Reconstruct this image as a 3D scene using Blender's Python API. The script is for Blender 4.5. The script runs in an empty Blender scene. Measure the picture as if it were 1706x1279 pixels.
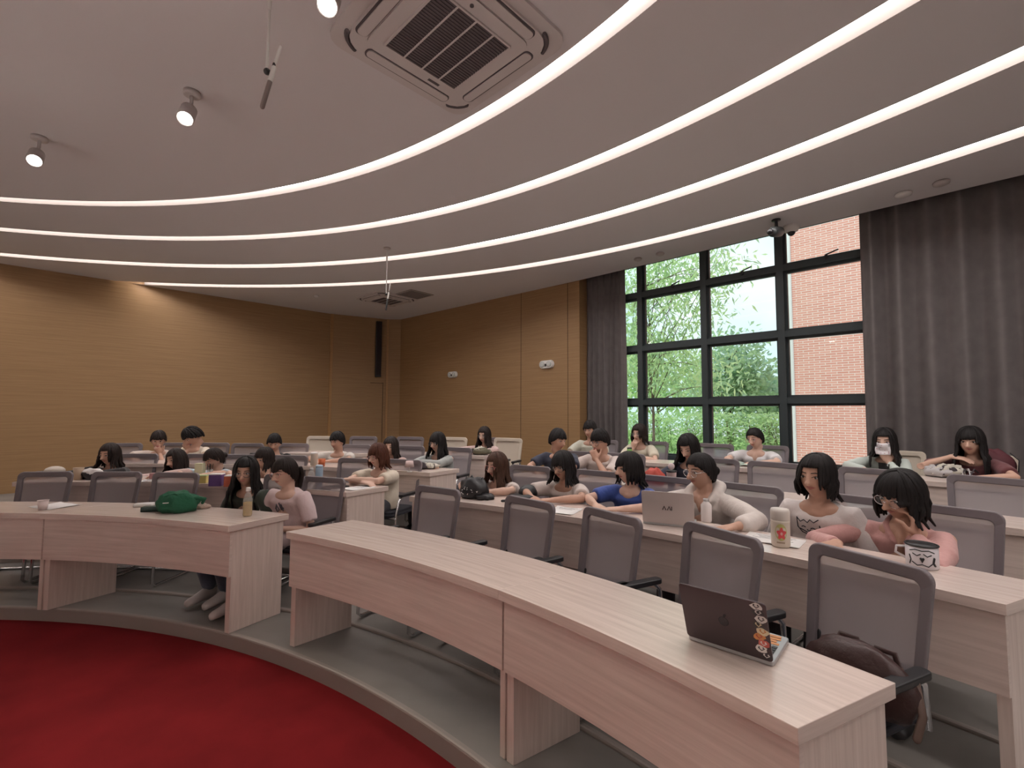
import bpy, math, random
import numpy as np
from mathutils import Vector, Matrix
from mathutils.bvhtree import BVHTree
random.seed(7)
SC = bpy.context.scene
COL = SC.collection
rad = math.radians
# ------------------------------------------------------------------ camera
FPX, PITCH, ROLL, CAMZ = 780.0, rad(3.5), rad(0.24), 1.65
def to_world(v):
    x, y, z = v
    c, s = math.cos(ROLL), math.sin(ROLL); x, z = c*x - s*z, s*x + c*z
    c, s = math.cos(PITCH), math.sin(PITCH); y, z = c*y - s*z, s*y + c*z
    return Vector((x, y, z))
cam_data = bpy.data.cameras.new('camera'); cam = bpy.data.objects.new('camera', cam_data); COL.objects.link(cam)
cam_data.sensor_width = 36.0; cam_data.lens = FPX/1706*36.0; cam_data.clip_start = .05; cam_data.clip_end = 300
rx, fy, uz = to_world((1, 0, 0)), to_world((0, 1, 0)), to_world((0, 0, 1))
cam.matrix_world = Matrix(((rx.x, uz.x, -fy.x, 0), (rx.y, uz.y, -fy.y, 0), (rx.z, uz.z, -fy.z, CAMZ), (0, 0, 0, 1)))
SC.camera = cam
# ------------------------------------------------------------------ world, sun, exposure
SC.view_settings.view_transform = 'Standard'; SC.view_settings.look = 'None'
SC.view_settings.gamma = 1; SC.view_settings.exposure = 0.5
try: SC.view_settings.use_curve_mapping = False
except Exception: pass
SC.cycles.max_bounces = 7; SC.cycles.diffuse_bounces = 4; SC.cycles.glossy_bounces = 3
SC.cycles.transparent_max_bounces = 16; SC.cycles.sample_clamp_indirect = 4.0
SC.cycles.caustics_reflective = False; SC.cycles.caustics_refractive = False
wd = bpy.data.worlds.new('sky'); SC.world = wd; wd.use_nodes = True
nt = wd.node_tree; nt.nodes.clear()
wo = nt.nodes.new('ShaderNodeOutputWorld'); bg = nt.nodes.new('ShaderNodeBackground')
tc = nt.nodes.new('ShaderNodeTexCoord'); no = nt.nodes.new('ShaderNodeTexNoise'); cr = nt.nodes.new('ShaderNodeValToRGB')
no.inputs['Scale'].default_value = 2.2; no.inputs['Detail'].default_value = 5
cr.color_ramp.elements[0].position = .38; cr.color_ramp.elements[0].color = (.55, .80, .90, 1)
cr.color_ramp.elements[1].position = .62; cr.color_ramp.elements[1].color = (.92, .99, 1, 1)
nt.links.new(tc.outputs['Generated'], no.inputs['Vector']); nt.links.new(no.outputs['Fac'], cr.inputs['Fac'])
nt.links.new(cr.outputs['Color'], bg.inputs['Color']); nt.links.new(bg.outputs[0], wo.inputs[0])
bg.inputs['Strength'].default_value = 1.0
sun_d = bpy.data.lights.new('sun', 'SUN'); sun = bpy.data.objects.new('sun', sun_d); COL.objects.link(sun)
sun_d.energy = 1.9; sun_d.angle = rad(25); sun_d.color = (1, .97, .92)
sun.rotation_euler = Vector((.55, .56, -.95)).to_track_quat('-Z', 'Y').to_euler()
# ------------------------------------------------------------------ pixel helpers (authoring measurements -> metres)
def ray(px, py): return to_world(((px-853)/FPX, 1.0, -(py-639.5)/FPX))
def at_z(px, py, z):
    d = ray(px, py); t = (z-CAMZ)/d.z
    return Vector((d.x*t, d.y*t, z))
CX, CY = -4.2, -2.06                       # centre of the seating arcs
def polar(x, y): return math.hypot(x-CX, y-CY), math.degrees(math.atan2(y-CY, x-CX))
def pol_xy(R, th): return CX+R*math.cos(rad(th)), CY+R*math.sin(rad(th))
RISE = 0.07
def floor_desk(row): return 0.10+RISE*(row-1)
def floor_chair(row): return 0.12+RISE*(row-1)
# front edge of the desks as radius about the arc centre, per row and side of the aisle
ROWFIT = {}
def _fit(key, pts, z):
    P = [polar(*at_z(x, y, z)[:2]) for x, y in pts]
    ROWFIT[key] = np.polyfit([p[1] for p in P], [p[0] for p in P], 1)
_fit('1L', [(0, 852.6), (176, 862), (386, 874.5)], .85)
_fit('1R', [(474, 886), (565, 899.6), (700, 940), (828, 983), (1060, 1082), (1333, 1210)], .85)
_fit('2L', [(118, 801), (237, 805), (530, 815), (576, 820.4)], .92)
_fit('2R', [(684, 826), (761.5, 835), (918.6, 857), (1062.5, 879.5), (1127, 890.6), (1258, 913), (1345, 934), (1545, 977.6), (1677, 1006)], .92)
_fit('3L', [(498, 776), (678, 785), (717, 787)], .99)
_fit('3R', [(896, 795), (1005, 801), (1216, 827), (1265, 833), (1620, 869), (1706, 877)], .99)
_fit('4L', [(509, 755), (774, 758), (804, 760)], 1.06)
_fit('4R', [(1074, 769), (1223, 780), (1545, 800)], 1.06)
AISLE = {1: 65.2, 2: 64.5, 3: 61.5, 4: 60}
def rfront(row, th):
    k = '%d%s' % (row, 'L' if th > AISLE[row] else 'R')
    a, b = ROWFIT[k]; return a*th+b
def on_row(px, py, row, off):
    """point where the view ray through (px,py) crosses the arc 'off' metres behind the row's desk front"""
    d = ray(px, py)
    for i in range(1, 9000):
        t = i*.002
        R, th = polar(d.x*t, d.y*t)
        if R > rfront(row, th)+off: break
    return Vector((d.x*t, d.y*t, CAMZ+d.z*t)), th
# ------------------------------------------------------------------ materials
MATS = {}
def mat(name, col, rough=.6, metal=0, spec=.5, noise=None, bump=None, alpha=None, emit=None, trans=None, sheen=0):
    if name in MATS: return MATS[name]
    m = bpy.data.materials.new(name); m.use_nodes = True; n = m.node_tree; b = n.nodes['Principled BSDF']
    b.inputs['Base Color'].default_value = (*col, 1); b.inputs['Roughness'].default_value = rough
    b.inputs['Metallic'].default_value = metal; b.inputs['Specular IOR Level'].default_value = spec
    if sheen: b.inputs['Sheen Weight'].default_value = sheen
    if noise:   # (scale xyz, amount, detail)
        sc, amt = noise[0], noise[1]
        t = n.nodes.new('ShaderNodeTexCoord'); mp = n.nodes.new('ShaderNodeMapping'); mp.inputs['Scale'].default_value = sc
        nz = n.nodes.new('ShaderNodeTexNoise'); nz.inputs['Scale'].default_value = 1; nz.inputs['Detail'].default_value = 6
        rp = n.nodes.new('ShaderNodeValToRGB')
        rp.color_ramp.elements[0].position = .3; rp.color_ramp.elements[1].position = .7
        rp.color_ramp.elements[0].color = (*[c*(1-amt) for c in col], 1); rp.color_ramp.elements[1].color = (*[min(1, c*(1+amt)) for c in col], 1)
        n.links.new(t.outputs['Object'], mp.inputs['Vector']); n.links.new(mp.outputs[0], nz.inputs['Vector'])
        n.links.new(nz.outputs['Fac'], rp.inputs['Fac']); n.links.new(rp.outputs['Color'], b.inputs['Base Color'])
    if bump:    # (scale xyz, strength, distance)
        t = n.nodes.new('ShaderNodeTexCoord'); mp = n.nodes.new('ShaderNodeMapping'); mp.inputs['Scale'].default_value = bump[0]
        nz = n.nodes.new('ShaderNodeTexNoise'); nz.inputs['Scale'].default_value = 1; nz.inputs['Detail'].default_value = 4
        bp = n.nodes.new('ShaderNodeBump'); bp.inputs['Strength'].default_value = bump[1]; bp.inputs['Distance'].default_value = bump[2]
        n.links.new(t.outputs['Object'], mp.inputs['Vector']); n.links.new(mp.outputs[0], nz.inputs['Vector'])
        n.links.new(nz.outputs['Fac'], bp.inputs['Height']); n.links.new(bp.outputs[0], b.inputs['Normal'])
    if alpha is not None:
        tr = n.nodes.new('ShaderNodeBsdfTransparent'); mx = n.nodes.new('ShaderNodeMixShader'); mx.inputs[0].default_value = alpha
        n.links.new(tr.outputs[0], mx.inputs[1]); n.links.new(b.outputs[0], mx.inputs[2]); n.links.new(mx.outputs[0], n.nodes['Material Output'].inputs[0])
    if trans: # translucent leaves
        tl = n.nodes.new('ShaderNodeBsdfTranslucent'); tl.inputs[0].default_value = (*trans, 1)
        mx = n.nodes.new('ShaderNodeMixShader'); mx.inputs[0].default_value = .5
        n.links.new(b.outputs[0], mx.inputs[1]); n.links.new(tl.outputs[0], mx.inputs[2]); n.links.new(mx.outputs[0], n.nodes['Material Output'].inputs[0])
    if emit:
        b.inputs['Emission Color'].default_value = (*emit[0], 1); b.inputs['Emission Strength'].default_value = emit[1]
    MATS[name] = m; return m
def wood_uv(name, c0, c1, scale, rough, seams=None, coat=0):
    """wood with the grain along U of the mesh's UV map"""
    m = bpy.data.materials.new(name); m.use_nodes = True; n = m.node_tree; b = n.nodes['Principled BSDF']
    b.inputs['Roughness'].default_value = rough
    t = n.nodes.new('ShaderNodeUVMap'); mp = n.nodes.new('ShaderNodeMapping'); mp.inputs['Scale'].default_value = (*scale, 1)
    nz = n.nodes.new('ShaderNodeTexNoise'); nz.inputs['Scale'].default_value = 1; nz.inputs['Detail'].default_value = 7; nz.inputs['Roughness'].default_value = .65
    rp = n.nodes.new('ShaderNodeValToRGB'); rp.color_ramp.elements[0].position = .28; rp.color_ramp.elements[1].position = .72
    rp.color_ramp.elements[0].color = (*c0, 1); rp.color_ramp.elements[1].color = (*c1, 1)
    n.links.new(t.outputs[0], mp.inputs['Vector']); n.links.new(mp.outputs[0], nz.inputs['Vector']); n.links.new(nz.outputs['Fac'], rp.inputs['Fac'])
    last = rp.outputs['Color']
    n.links.new(last, b.inputs['Base Color'])
    if coat: b.inputs['Coat Weight'].default_value = coat; b.inputs['Coat Roughness'].default_value = .25
    MATS[name] = m; return m
M_WALL = wood_uv('wall_wood', (.27, .155, .068), (.37, .225, .108), (1.2, 42), .55)
M_DESK = wood_uv('desk_wood', (.60, .49, .435), (.80, .68, .615), (1.6, 38), .27, coat=.75)
M_DESKE = wood_uv('desk_wood_edge', (.44, .345, .285), (.56, .45, .37), (1.6, 10), .4)
M_CEIL = mat('ceiling_paint', (.70, .68, .69), .9)
M_PAINT = mat('wall_paint', (.55, .5, .46), .9)
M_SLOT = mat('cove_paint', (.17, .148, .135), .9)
M_LED = mat('led_diffuser', (.9, .9, .9), .5, emit=((1.0, .93, .90), 10.4))
M_CARPET = mat('red_carpet', (.165, .011, .013), .97, spec=.1, noise=((2.5, 2.5, 2.5), .18), bump=((260, 260, 260), .35, .004))
M_VINYL = mat('step_vinyl', (.21, .195, .18), .42, noise=((1.3, 2.2, 1), .22))
M_NOSE = mat('step_nosing', (.30, .26, .235), .5)
M_FRAMEW = mat('window_metal', (.035, .048, .052), .45)
M_CURT = mat('curtain_fabric', (.155, .138, .136), .85, noise=((9, 9, 9), .10), bump=((420, 420, 420), .2, .002))
M_GREYPL = mat('chair_grey_plastic', (.185, .16, .17), .5)
M_MESH = mat('chair_mesh', (.37, .335, .36), .7, alpha=.72)
M_CREAM = mat('chair_mesh_cream', (.66, .58, .48), .7, alpha=.95)
M_SEAT = mat('seat_fabric', (.022, .022, .03), .85)
M_BLACK = mat('black_plastic', (.015, .015, .017), .4)
M_CHROME = mat('chrome', (.75, .75, .77), .18, metal=1)
M_WHITE = mat('white_plastic', (.75, .74, .72), .4)
M_DARKM = mat('dark_metal', (.05, .05, .055), .35, metal=.7)
# ------------------------------------------------------------------ mesh helpers
class MB:
    def __init__(s): s.v = []; s.f = []; s.mi = []; s.uv = []
    def add(s, vs, fs, mi=0, uvs=None):
        o = len(s.v); s.v += [tuple(v) for v in vs]
        for k, f in enumerate(fs):
            s.f.append([i+o for i in f]); s.mi.append(mi); s.uv.append(uvs[k] if uvs else None)
    def box(s, c, size, R=None, mi=0):
        hx, hy, hz = [d/2 for d in size]; P = []
        for z in (-hz, hz):
            for x, y in ((-hx, -hy), (hx, -hy), (hx, hy), (-hx, hy)):
                v = Vector((x, y, z)); v = R @ v if R is not None else v
                P.append(v+Vector(c))
        F = [(0, 3, 2, 1), (4, 5, 6, 7), (0, 1, 5, 4), (1, 2, 6, 5), (2, 3, 7, 6), (3, 0, 4, 7)]
        dx, dy, dz = size
        U = []
        for f, (a, b) in zip(F, ((dy, dx), (dx, dy), (dx, dz), (dy, dz), (dx, dz), (dy, dz))):
            U.append([(0, 0), (a, 0), (a, b), (0, b)])
        s.add(P, F, mi, U)
    def rbox(s, c, size, r, R=None, mi=0, seg=4):
        """box with rounded vertical corners (in local xy)"""
        hx, hy, hz = [d/2 for d in size]; ring = []
        for cx_, cy_, a0 in ((hx-r, hy-r, 0), (-hx+r, hy-r, 90), (-hx+r, -hy+r, 180), (hx-r, -hy+r, 270)):
            for k in range(seg+1):
                a = rad(a0+90*k/seg); ring.append((cx_+r*math.cos(a), cy_+r*math.sin(a)))
        s.prism(ring, -hz, hz, c, R, mi)
    def prism(s, ring, z0, z1, c=(0, 0, 0), R=None, mi=0, scale1=1.0):
        n = len(ring); P = []
        for z, k in ((z0, 1.0), (z1, scale1)):
            for x, y in ring:
                v = Vector((x*k, y*k, z)); v = R @ v if R is not None else v; P.append(v+Vector(c))
        F = [tuple(range(n))[::-1], tuple(range(n, 2*n))]+[(i, (i+1) % n, n+(i+1) % n, n+i) for i in range(n)]
        s.add(P, F, mi)
    def tube(s, pts, radii, seg=10, mi=0, flat=1.0, up=None, cap=True, rnd=True):
        pts = [Vector(p) for p in pts]
        if isinstance(radii, (int, float)): radii = [radii]*len(pts)
        if rnd and cap:   # round the ends
            d0 = (pts[0]-pts[1]).normalized(); d1 = (pts[-1]-pts[-2]).normalized()
            r0, r1 = radii[0], radii[-1]
            pts = [pts[0]+d0*r0*.95, pts[0]+d0*r0*.6]+pts+[pts[-1]+d1*r1*.6, pts[-1]+d1*r1*.95]
            radii = [r0*.3, r0*.8]+list(radii)+[r1*.8, r1*.3]
        n = len(pts); T = []
        for i in range(n):
            a = pts[max(0, i-1)]; b = pts[min(n-1, i+1)]; d = (b-a)
            T.append(d.normalized() if d.length > 1e-9 else Vector((0, 0, 1)))
        u = Vector(up) if up is not None else (Vector((0, 0, 1)) if abs(T[0].z) < .9 else Vector((0, 1, 0)))
        P = []
        for i in range(n):
            t = T[i]; u = (u-t*u.dot(t))
            if u.length < 1e-6: u = t.orthogonal()
            u.normalize(); w = t.cross(u)
            for k in range(seg):
                a = 2*math.pi*k/seg
                P.append(pts[i]+(w*math.cos(a)+u*math.sin(a)*flat)*radii[i])
        F = []
        for i in range(n-1):
            for k in range(seg):
                k2 = (k+1) % seg; F.append((i*seg+k, i*seg+k2, (i+1)*seg+k2, (i+1)*seg+k))
        if cap: F.append(tuple(range(seg))[::-1]); F.append(tuple(range((n-1)*seg, n*seg)))
        s.add(P, F, mi)
    def rings(s, rows, mi=0, cap=True):
        """rows: lists of equal length loops"""
        n = len(rows[0]); P = [p for r in rows for p in r]; F = []
        for i in range(len(rows)-1):
            for k in range(n):
                k2 = (k+1) % n; F.append((i*n+k, i*n+k2, (i+1)*n+k2, (i+1)*n+k))
        if cap: F.append(tuple(range(n))[::-1]); F.append(tuple(range((len(rows)-1)*n, len(rows)*n)))
        s.add(P, F, mi)
    def lathe(s, prof, c=(0, 0, 0), seg=20, mi=0, R=None):
        rows = []
        for r, z in prof:
            row = []
            for k in range(seg):
                a = 2*math.pi*k/seg; v = Vector((r*math.cos(a), r*math.sin(a), z)); v = R @ v if R is not None else v
                row.append(v+Vector(c))
            rows.append(row)
        s.rings(rows, mi)
    def ball(s, c, r, seg=14, rg=9, mi=0, R=None, fn=None):
        if isinstance(r, (int, float)): r = (r, r, r)
        rows = []
        for i in range(rg+1):
            t = math.pi*(i+.02)/(rg+.04); row = []
            for k in range(seg):
                a = 2*math.pi*k/seg; v = Vector((math.sin(t)*math.cos(a), math.sin(t)*math.sin(a), -math.cos(t)))
                if fn: v = Vector(fn(v))
                v = Vector((v.x*r[0], v.y*r[1], v.z*r[2]))
                if R is not None: v = R @ v
                row.append(v+Vector(c))
            rows.append(row)
        s.rings(rows, mi)
    def mesh(s, name):
        me = bpy.data.meshes.new(name); me.from_pydata(s.v, [], s.f)
        me.polygons.foreach_set('material_index', s.mi)
        if any(u is not None for u in s.uv):
            uvl = me.uv_layers.new(name='UVMap'); k = 0; flat = []
            for f, u in zip(s.f, s.uv):
                for j in range(len(f)): flat += list(u[j]) if u else [0, 0]
            uvl.data.foreach_set('uv', flat)
        me.update(); return me
    def build(s, name, mats, parent=None, smooth=False, loc=None):
        me = s.mesh(name)
        for m in (mats if isinstance(mats, (list, tuple)) else [mats]): me.materials.append(m)
        if smooth: me.polygons.foreach_set('use_smooth', [True]*len(me.polygons))
        o = bpy.data.objects.new(name, me); COL.objects.link(o)
        if parent is not None: o.parent = parent
        if loc is not None: o.location = loc
        return o
def tag(o, label=None, cat=None, group=None, kind=None):
    if label: o['label'] = label
    if cat: o['category'] = cat
    if group: o['group'] = group
    if kind: o['kind'] = kind
    return o
def thing(name, label, cat, loc=(0, 0, 0), rz=0, group=None):
    o = bpy.data.objects.new(name, None); COL.objects.link(o); o.empty_display_size = .1
    o.location = loc; o.rotation_euler = (0, 0, rz); return tag(o, label, cat, group)
def struct(name, mb, m, parent=None, smooth=False):
    o = mb.build(name, m, parent, smooth)
    if parent is None: o['kind'] = 'structure'
    return o
def dup(root, loc, rz, label, group=None):
    r = root.copy(); COL.objects.link(r); r.location = loc; r.rotation_euler = (0, 0, rz); r['label'] = label
    if group: r['group'] = group
    for ch in list(root.children):
        c = ch.copy(); COL.objects.link(c); c.parent = r
        for g in ch.children:
            d = g.copy(); COL.objects.link(d); d.parent = c
    return r
def bevel(o, w, seg=2):
    m = o.modifiers.new('bevel', 'BEVEL'); m.width = w; m.segments = seg; m.limit_method = 'ANGLE'; m.angle_limit = rad(40)
    return o
def weld(o, d=1e-4):
    import bmesh
    bm = bmesh.new(); bm.from_mesh(o.data); bmesh.ops.remove_doubles(bm, verts=bm.verts, dist=d); bm.to_mesh(o.data); bm.free(); return o
# ================================================================== THE ROOM
ZC = 4.0; KC = (ZC-CAMZ)/1.98               # ceiling height; plan points were measured for 1.98 m above the lens
A = Vector((-3.66, 9.39))*KC; B = Vector((-2.67, 9.92))*KC; CC = Vector((-2.38, 9.92))*KC; E0 = Vector((1.0, 6.9))*KC
UW = Vector((.716, -.698)).normalized(); NW = Vector((UW.y*-1, UW.x))   # along the window wall, outward
UL = Vector((.715, .70)).normalized()
P1 = A-UL*17; E9 = E0+UW*13; Q1 = Vector((-9.5, -9.5)); Q2 = Vector((3.5, -9.5))
WOFF = .36
EW0, EW9 = E0+NW*WOFF, E9+NW*WOFF
ROOM_C = [P1, A, B, CC, E0, E9, Q2, Q1]                 # ceiling outline (stops at the curtain pocket)
ROOM_F = [P1, A, B, CC, E0, EW0, EW9, Q2, Q1]
C2 = Vector((CX, CY))
def rmax(poly, th):
    d = Vector((math.cos(rad(th)), math.sin(rad(th)))); best = 1e9
    for i in range(len(poly)):
        a, b = poly[i], poly[(i+1) % len(poly)]; e = b-a
        den = d.x*e.y-d.y*e.x
        if abs(den) < 1e-9: continue
        w = a-C2; t = (w.x*e.y-w.y*e.x)/den; u = (w.x*d.y-w.y*d.x)/den
        if t > 0 and -1e-6 <= u <= 1+1e-6: best = min(best, t)
    return best
def angles(poly, step=1.0):
    S_ = [-180+step*i for i in range(int(360/step)+1)]
    for p in poly:
        S_.append(polar(p.x, p.y)[1])
    return sorted(set(round(a, 5) for a in S_))
def ring_surface(mb, angs, r0f, r1f, z, poly, mi=0, down=False):
    for a, b in zip(angs[:-1], angs[1:]):
        ra, rb = rmax(poly, a), rmax(poly, b)
        q = [(min(r0f(a), ra), a), (min(r1f(a), ra), a), (min(r1f(b), rb), b), (min(r0f(b), rb), b)]
        if q[1][0]-q[0][0] < 1e-4 and q[2][0]-q[3][0] < 1e-4: continue
        P = [(*pol_xy(*p), z) for p in q]
        mb.add(P, [(0, 1, 2, 3)] if not down else [(3, 2, 1, 0)], mi)
def ring_wall(mb, angs, rf, z0, z1, poly, mi=0, flip=False):
    for a, b in zip(angs[:-1], angs[1:]):
        if rf(a) > rmax(poly, a) or rf(b) > rmax(poly, b): continue
        xa, ya = pol_xy(rf(a), a); xb, yb = pol_xy(rf(b), b)
        P = [(xa, ya, z0), (xb, yb, z0), (xb, yb, z1), (xa, ya, z1)]
        mb.add(P, [(0, 1, 2, 3)] if not flip else [(3, 2, 1, 0)], mi)
# --- ceiling with four curved light slots
def circ_r(c, R):
    c = Vector(c)*KC; R = R*KC
    def f(th):
        d = Vector((math.cos(rad(th)), math.sin(rad(th)))); w = C2-c
        bq = w.dot(d); return -bq+math.sqrt(max(0, bq*bq-w.dot(w)+R*R))
    return f
slots = [(circ_r((-3.83, -1.18), 5.50), .125), (circ_r((-3.79, -1.41), 6.616), .15), (circ_r((-3.91, -1.51), 7.723), .18), (circ_r((-4.16, -2.0), 9.221), .19)]
AN = angles(ROOM_C, 1.0)
cm = MB(); prev = lambda th: 0.02
for f, w in slots:
    ring_surface(cm, AN, prev, f, ZC, ROOM_C, down=True)
    prev = (lambda f, w: (lambda th: f(th)+w))(f, w)
ring_surface(cm, AN, prev, lambda th: 1e3, ZC, ROOM_C, down=True)
struct('ceiling', cm, M_CEIL)
slot_names = ['innermost curved light strip in the ceiling, passing beside the large air unit', 'second curved light strip from the stage, with grey ceiling on both sides',
              'third curved light strip from the stage, crossed by the thin hanging microphone rod', 'outermost curved light strip, the one nearest the window and the wood corner']
for i, (f, w) in enumerate(slots):
    g = (lambda f, w: (lambda th: f(th)+w))(f, w); dep = .075
    t = thing('cove_light', slot_names[i], 'ceiling light', (0, 0, 0), 0, 'curved ceiling light strips')
    runs = []; cur = []
    for th in AN:
        if g(th) < rmax(ROOM_C, th)-.01: cur.append(th)
        else:
            if len(cur) > 2: runs.append(cur)
            cur = []
    if len(cur) > 2: runs.append(cur)
    if len(runs) > 1 and abs(runs[0][0]+180) < .01 and abs(runs[-1][-1]-180) < .01:
        runs[0] = [a-360 for a in runs[-1][:-1]]+runs[0]; runs.pop()
    for run in runs:
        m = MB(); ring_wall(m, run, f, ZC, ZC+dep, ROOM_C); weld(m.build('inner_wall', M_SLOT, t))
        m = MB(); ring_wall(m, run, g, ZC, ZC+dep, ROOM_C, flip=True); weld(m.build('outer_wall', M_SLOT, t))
        m = MB(); rr = [a for k, a in enumerate(run) if k % 2 == 0 or k == len(run)-1]
        ring_surface(m, rr, lambda th: f(th)-.004, lambda th: g(th)+.004, ZC+dep, ROOM_C, down=True); weld(m.build('diffuser', M_LED, t))
# curtain pocket above the window and the roof
m = MB()
def quadwall(mb, a, b, z0, z1, uv=True, mi=0, n=1):
    L = (b-a).length
    mb.add([(a.x, a.y, z0), (b.x, b.y, z0), (b.x, b.y, z1), (a.x, a.y, z1)], [(0, 1, 2, 3)], mi, [[(0, z0), (L, z0), (L, z1), (0, z1)]])
quadwall(m, E0, E9, ZC, ZC+.25); quadwall(m, EW0, EW9, ZC+.20, ZC+.25)
m.add([(E0.x, E0.y, ZC+.25), (E9.x, E9.y, ZC+.25), (EW9.x, EW9.y, ZC+.25), (EW0.x, EW0.y, ZC+.25)], [(0, 1, 2, 3)])
struct('trim_1', m, M_CEIL)
m = MB(); ex = .6
cen = Vector((-2.5, 0))
big = [p+(p-cen).normalized()*ex for p in [P1, A, CC+Vector((0, .3)), EW0, EW9, Q2, Q1]]
m.prism([(p.x, p.y) for p in big], ZC+.32, ZC+.5); struct('roof', m, M_PAINT)
# --- floor: red carpet well and the curved tiers
AF = angles(ROOM_F, 1.0)
R1 = lambda th: 5.87
def riser(k):      # riser behind desk row k
    def f(th):
        # blend left and right fits across the aisle
        a = AISLE[k]; w = min(1, max(0, (th-(a-4))/8)); L_, R_ = ROWFIT['%dL' % k], ROWFIT['%dR' % k]
        tl = min(th, 100); tr = max(th, 20)
        return (L_[0]*tl+L_[1])*w+(R_[0]*tr+R_[1])*(1-w)+.44
    return f
m = MB(); ring_surface(m, AF, lambda t: .01, R1, 0, ROOM_F); struct('floor', m, M_CARPET)
# unseen pale platform added at the arc centre to bounce light onto the ceiling
m = MB(); m.lathe([(3.55, 0), (3.6, .13), (3.58, .15), (.02, .151)], (CX, CY, 0), 96); o = m.build('bounce_platform', mat('bounce_laminate', (.72, .68, .62), .5)); tag(o, 'low round pale platform, unseen, added to bounce light onto the ceiling', 'stage')
def back_step(k):
    f = riser(k); g = riser(k+1) if k < 4 else None
    return (lambda t: f(t)+(g(t)-f(t))*.60)
edges = [R1, riser(1), back_step(1), riser(2), back_step(2), riser(3), back_step(3), riser(4)]
zs = [0, .10, .12, .17, .19, .24, .26, .31, .33]
m = MB()
for i in range(8):
    nxt = edges[i+1] if i < 7 else (lambda t: 1e3)
    ring_surface(m, AF, (lambda e: (lambda t: e(t)+.03))(edges[i]), nxt, zs[i+1], ROOM_F, 0)
    ring_wall(m, AF, edges[i], zs[i], zs[i+1]-.012, ROOM_F, 1, flip=True)
    # rounded nosing
    for a, b in zip(AF[:-1], AF[1:]):
        if edges[i](a)+.03 > rmax(ROOM_F, a) or edges[i](b)+.03 > rmax(ROOM_F, b): continue
        prof = [(0, -.012), (.003, -.004), (.011, 0), (.03, 0)]
        P = [(*pol_xy(edges[i](a)+d, a), zs[i+1]+z) for d, z in prof]+[(*pol_xy(edges[i](b)+d, b), zs[i+1]+z) for d, z in prof]
        m.add(P, [(j, j+1, j+5, j+4) for j in range(3)], 1)
o = struct('floor_tiers', m, [M_VINYL, M_NOSE]); o.name = 'floor'
# --- walls
def wall(name, a, b, z0, z1, m_, parent=None):
    mb = MB(); L = (b-a).length; n = Vector((-(b-a).y, (b-a).x)).normalized()
    a2, b2 = a+n*.12, b+n*.12
    quadwall(mb, a, b, z0, z1)
    for p, q in ((b, b2), (b2, a2), (a2, a)): quadwall(mb, p, q, z0, z1)
    mb.add([(a.x, a.y, z1), (b.x, b.y, z1), (b2.x, b2.y, z1), (a2.x, a2.y, z1)], [(0, 1, 2, 3)])
    return struct(name, mb, m_, parent)
wall('wall_left', P1, A, -.2, ZC+.3, M_WALL)
wall('wall_corner', A+Vector((.035, -.0)), B, -.2, ZC+.3, M_WALL)
wall('wall_column', B, CC, -.2, ZC+.3, M_WALL)
wall('wall_back', CC, E0, -.2, ZC+.3, M_WALL)
wall('wall_return', E0, EW0+NW*.1, -.2, ZC+.3, M_WALL)
wall('wall_front', Q2, Q1, -.2, ZC+.3, M_PAINT); wall('wall_side', Q1, P1, -.2, ZC+.3, M_PAINT)
wall('wall_right', EW9, Q2, -.2, ZC+.3, M_PAINT)
# thin shadow-gap trims on the wood walls
def wall_pt(px, py, a, b, off=0):
    """point on the vertical wall a-b seen at the pixel"""
    d = ray(px, py); e = (b-a); n = Vector((-e.y, e.x)).normalized(); t = (n.dot(a)-off)/(n.x*d.x+n.y*d.y)
    return Vector((d.x*t, d.y*t, CAMZ+d.z*t))
M_GAP = mat('panel_gap', (.05, .026, .012), .8)
M_TRIMW = wood_uv('trim_wood', (.36, .20, .085), (.46, .26, .11), (1, 30), .5)
def vtrim(name, px, a, b, w, z0, z1, m_, dep=.012):
    p = wall_pt(px, 600, a, b); e = (b-a).normalized(); mb = MB()
    R = Matrix.Rotation(math.atan2(e.y, e.x), 3, 'Z'); mb.box((p.x, p.y, (z0+z1)/2), (w, dep*2, z1-z0), R)
    return struct(name, mb, m_)
vtrim('trim_2', 551, P1, A, .06, .3, ZC, M_TRIMW, .035)
vtrim('trim_3', 645, A, B, .05, .3, ZC, M_TRIMW, .03)
vtrim('trim_4', 868, CC, E0, .008, .3, ZC, M_GAP, .003)
vtrim('trim_5', 946, CC, E0, .008, .3, ZC, M_GAP, .003)
# flush door in the corner wall
p0, p1 = wall_pt(562, 637, A, B, -0), wall_pt(638, 637, A, B)
dt = MB(); e = (B-A).normalized(); R_ = Matrix.Rotation(math.atan2(e.y, e.x), 3, 'Z'); wdt = (p1-p0).length
for c_, s_ in ((((p0+p1)/2), (wdt, .01, .012)),):
    dt.box(c_, s_, R_)
for p in (p0, p1): dt.box((p.x, p.y, (p.z+.38)/2), (.012, .01, p.z-.38), R_)
d1 = thing('door_1', None, None, (0, 0, 0)); d1['kind'] = 'structure'
dt.build('door_gap', M_GAP, d1)
mb = MB(); c_ = (p0+p1)/2; mb.box((c_.x, c_.y, (p0.z+.38)/2), (wdt-.02, .012, p0.z-.40), R_); mb.build('door_leaf', M_WALL, d1)
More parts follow.
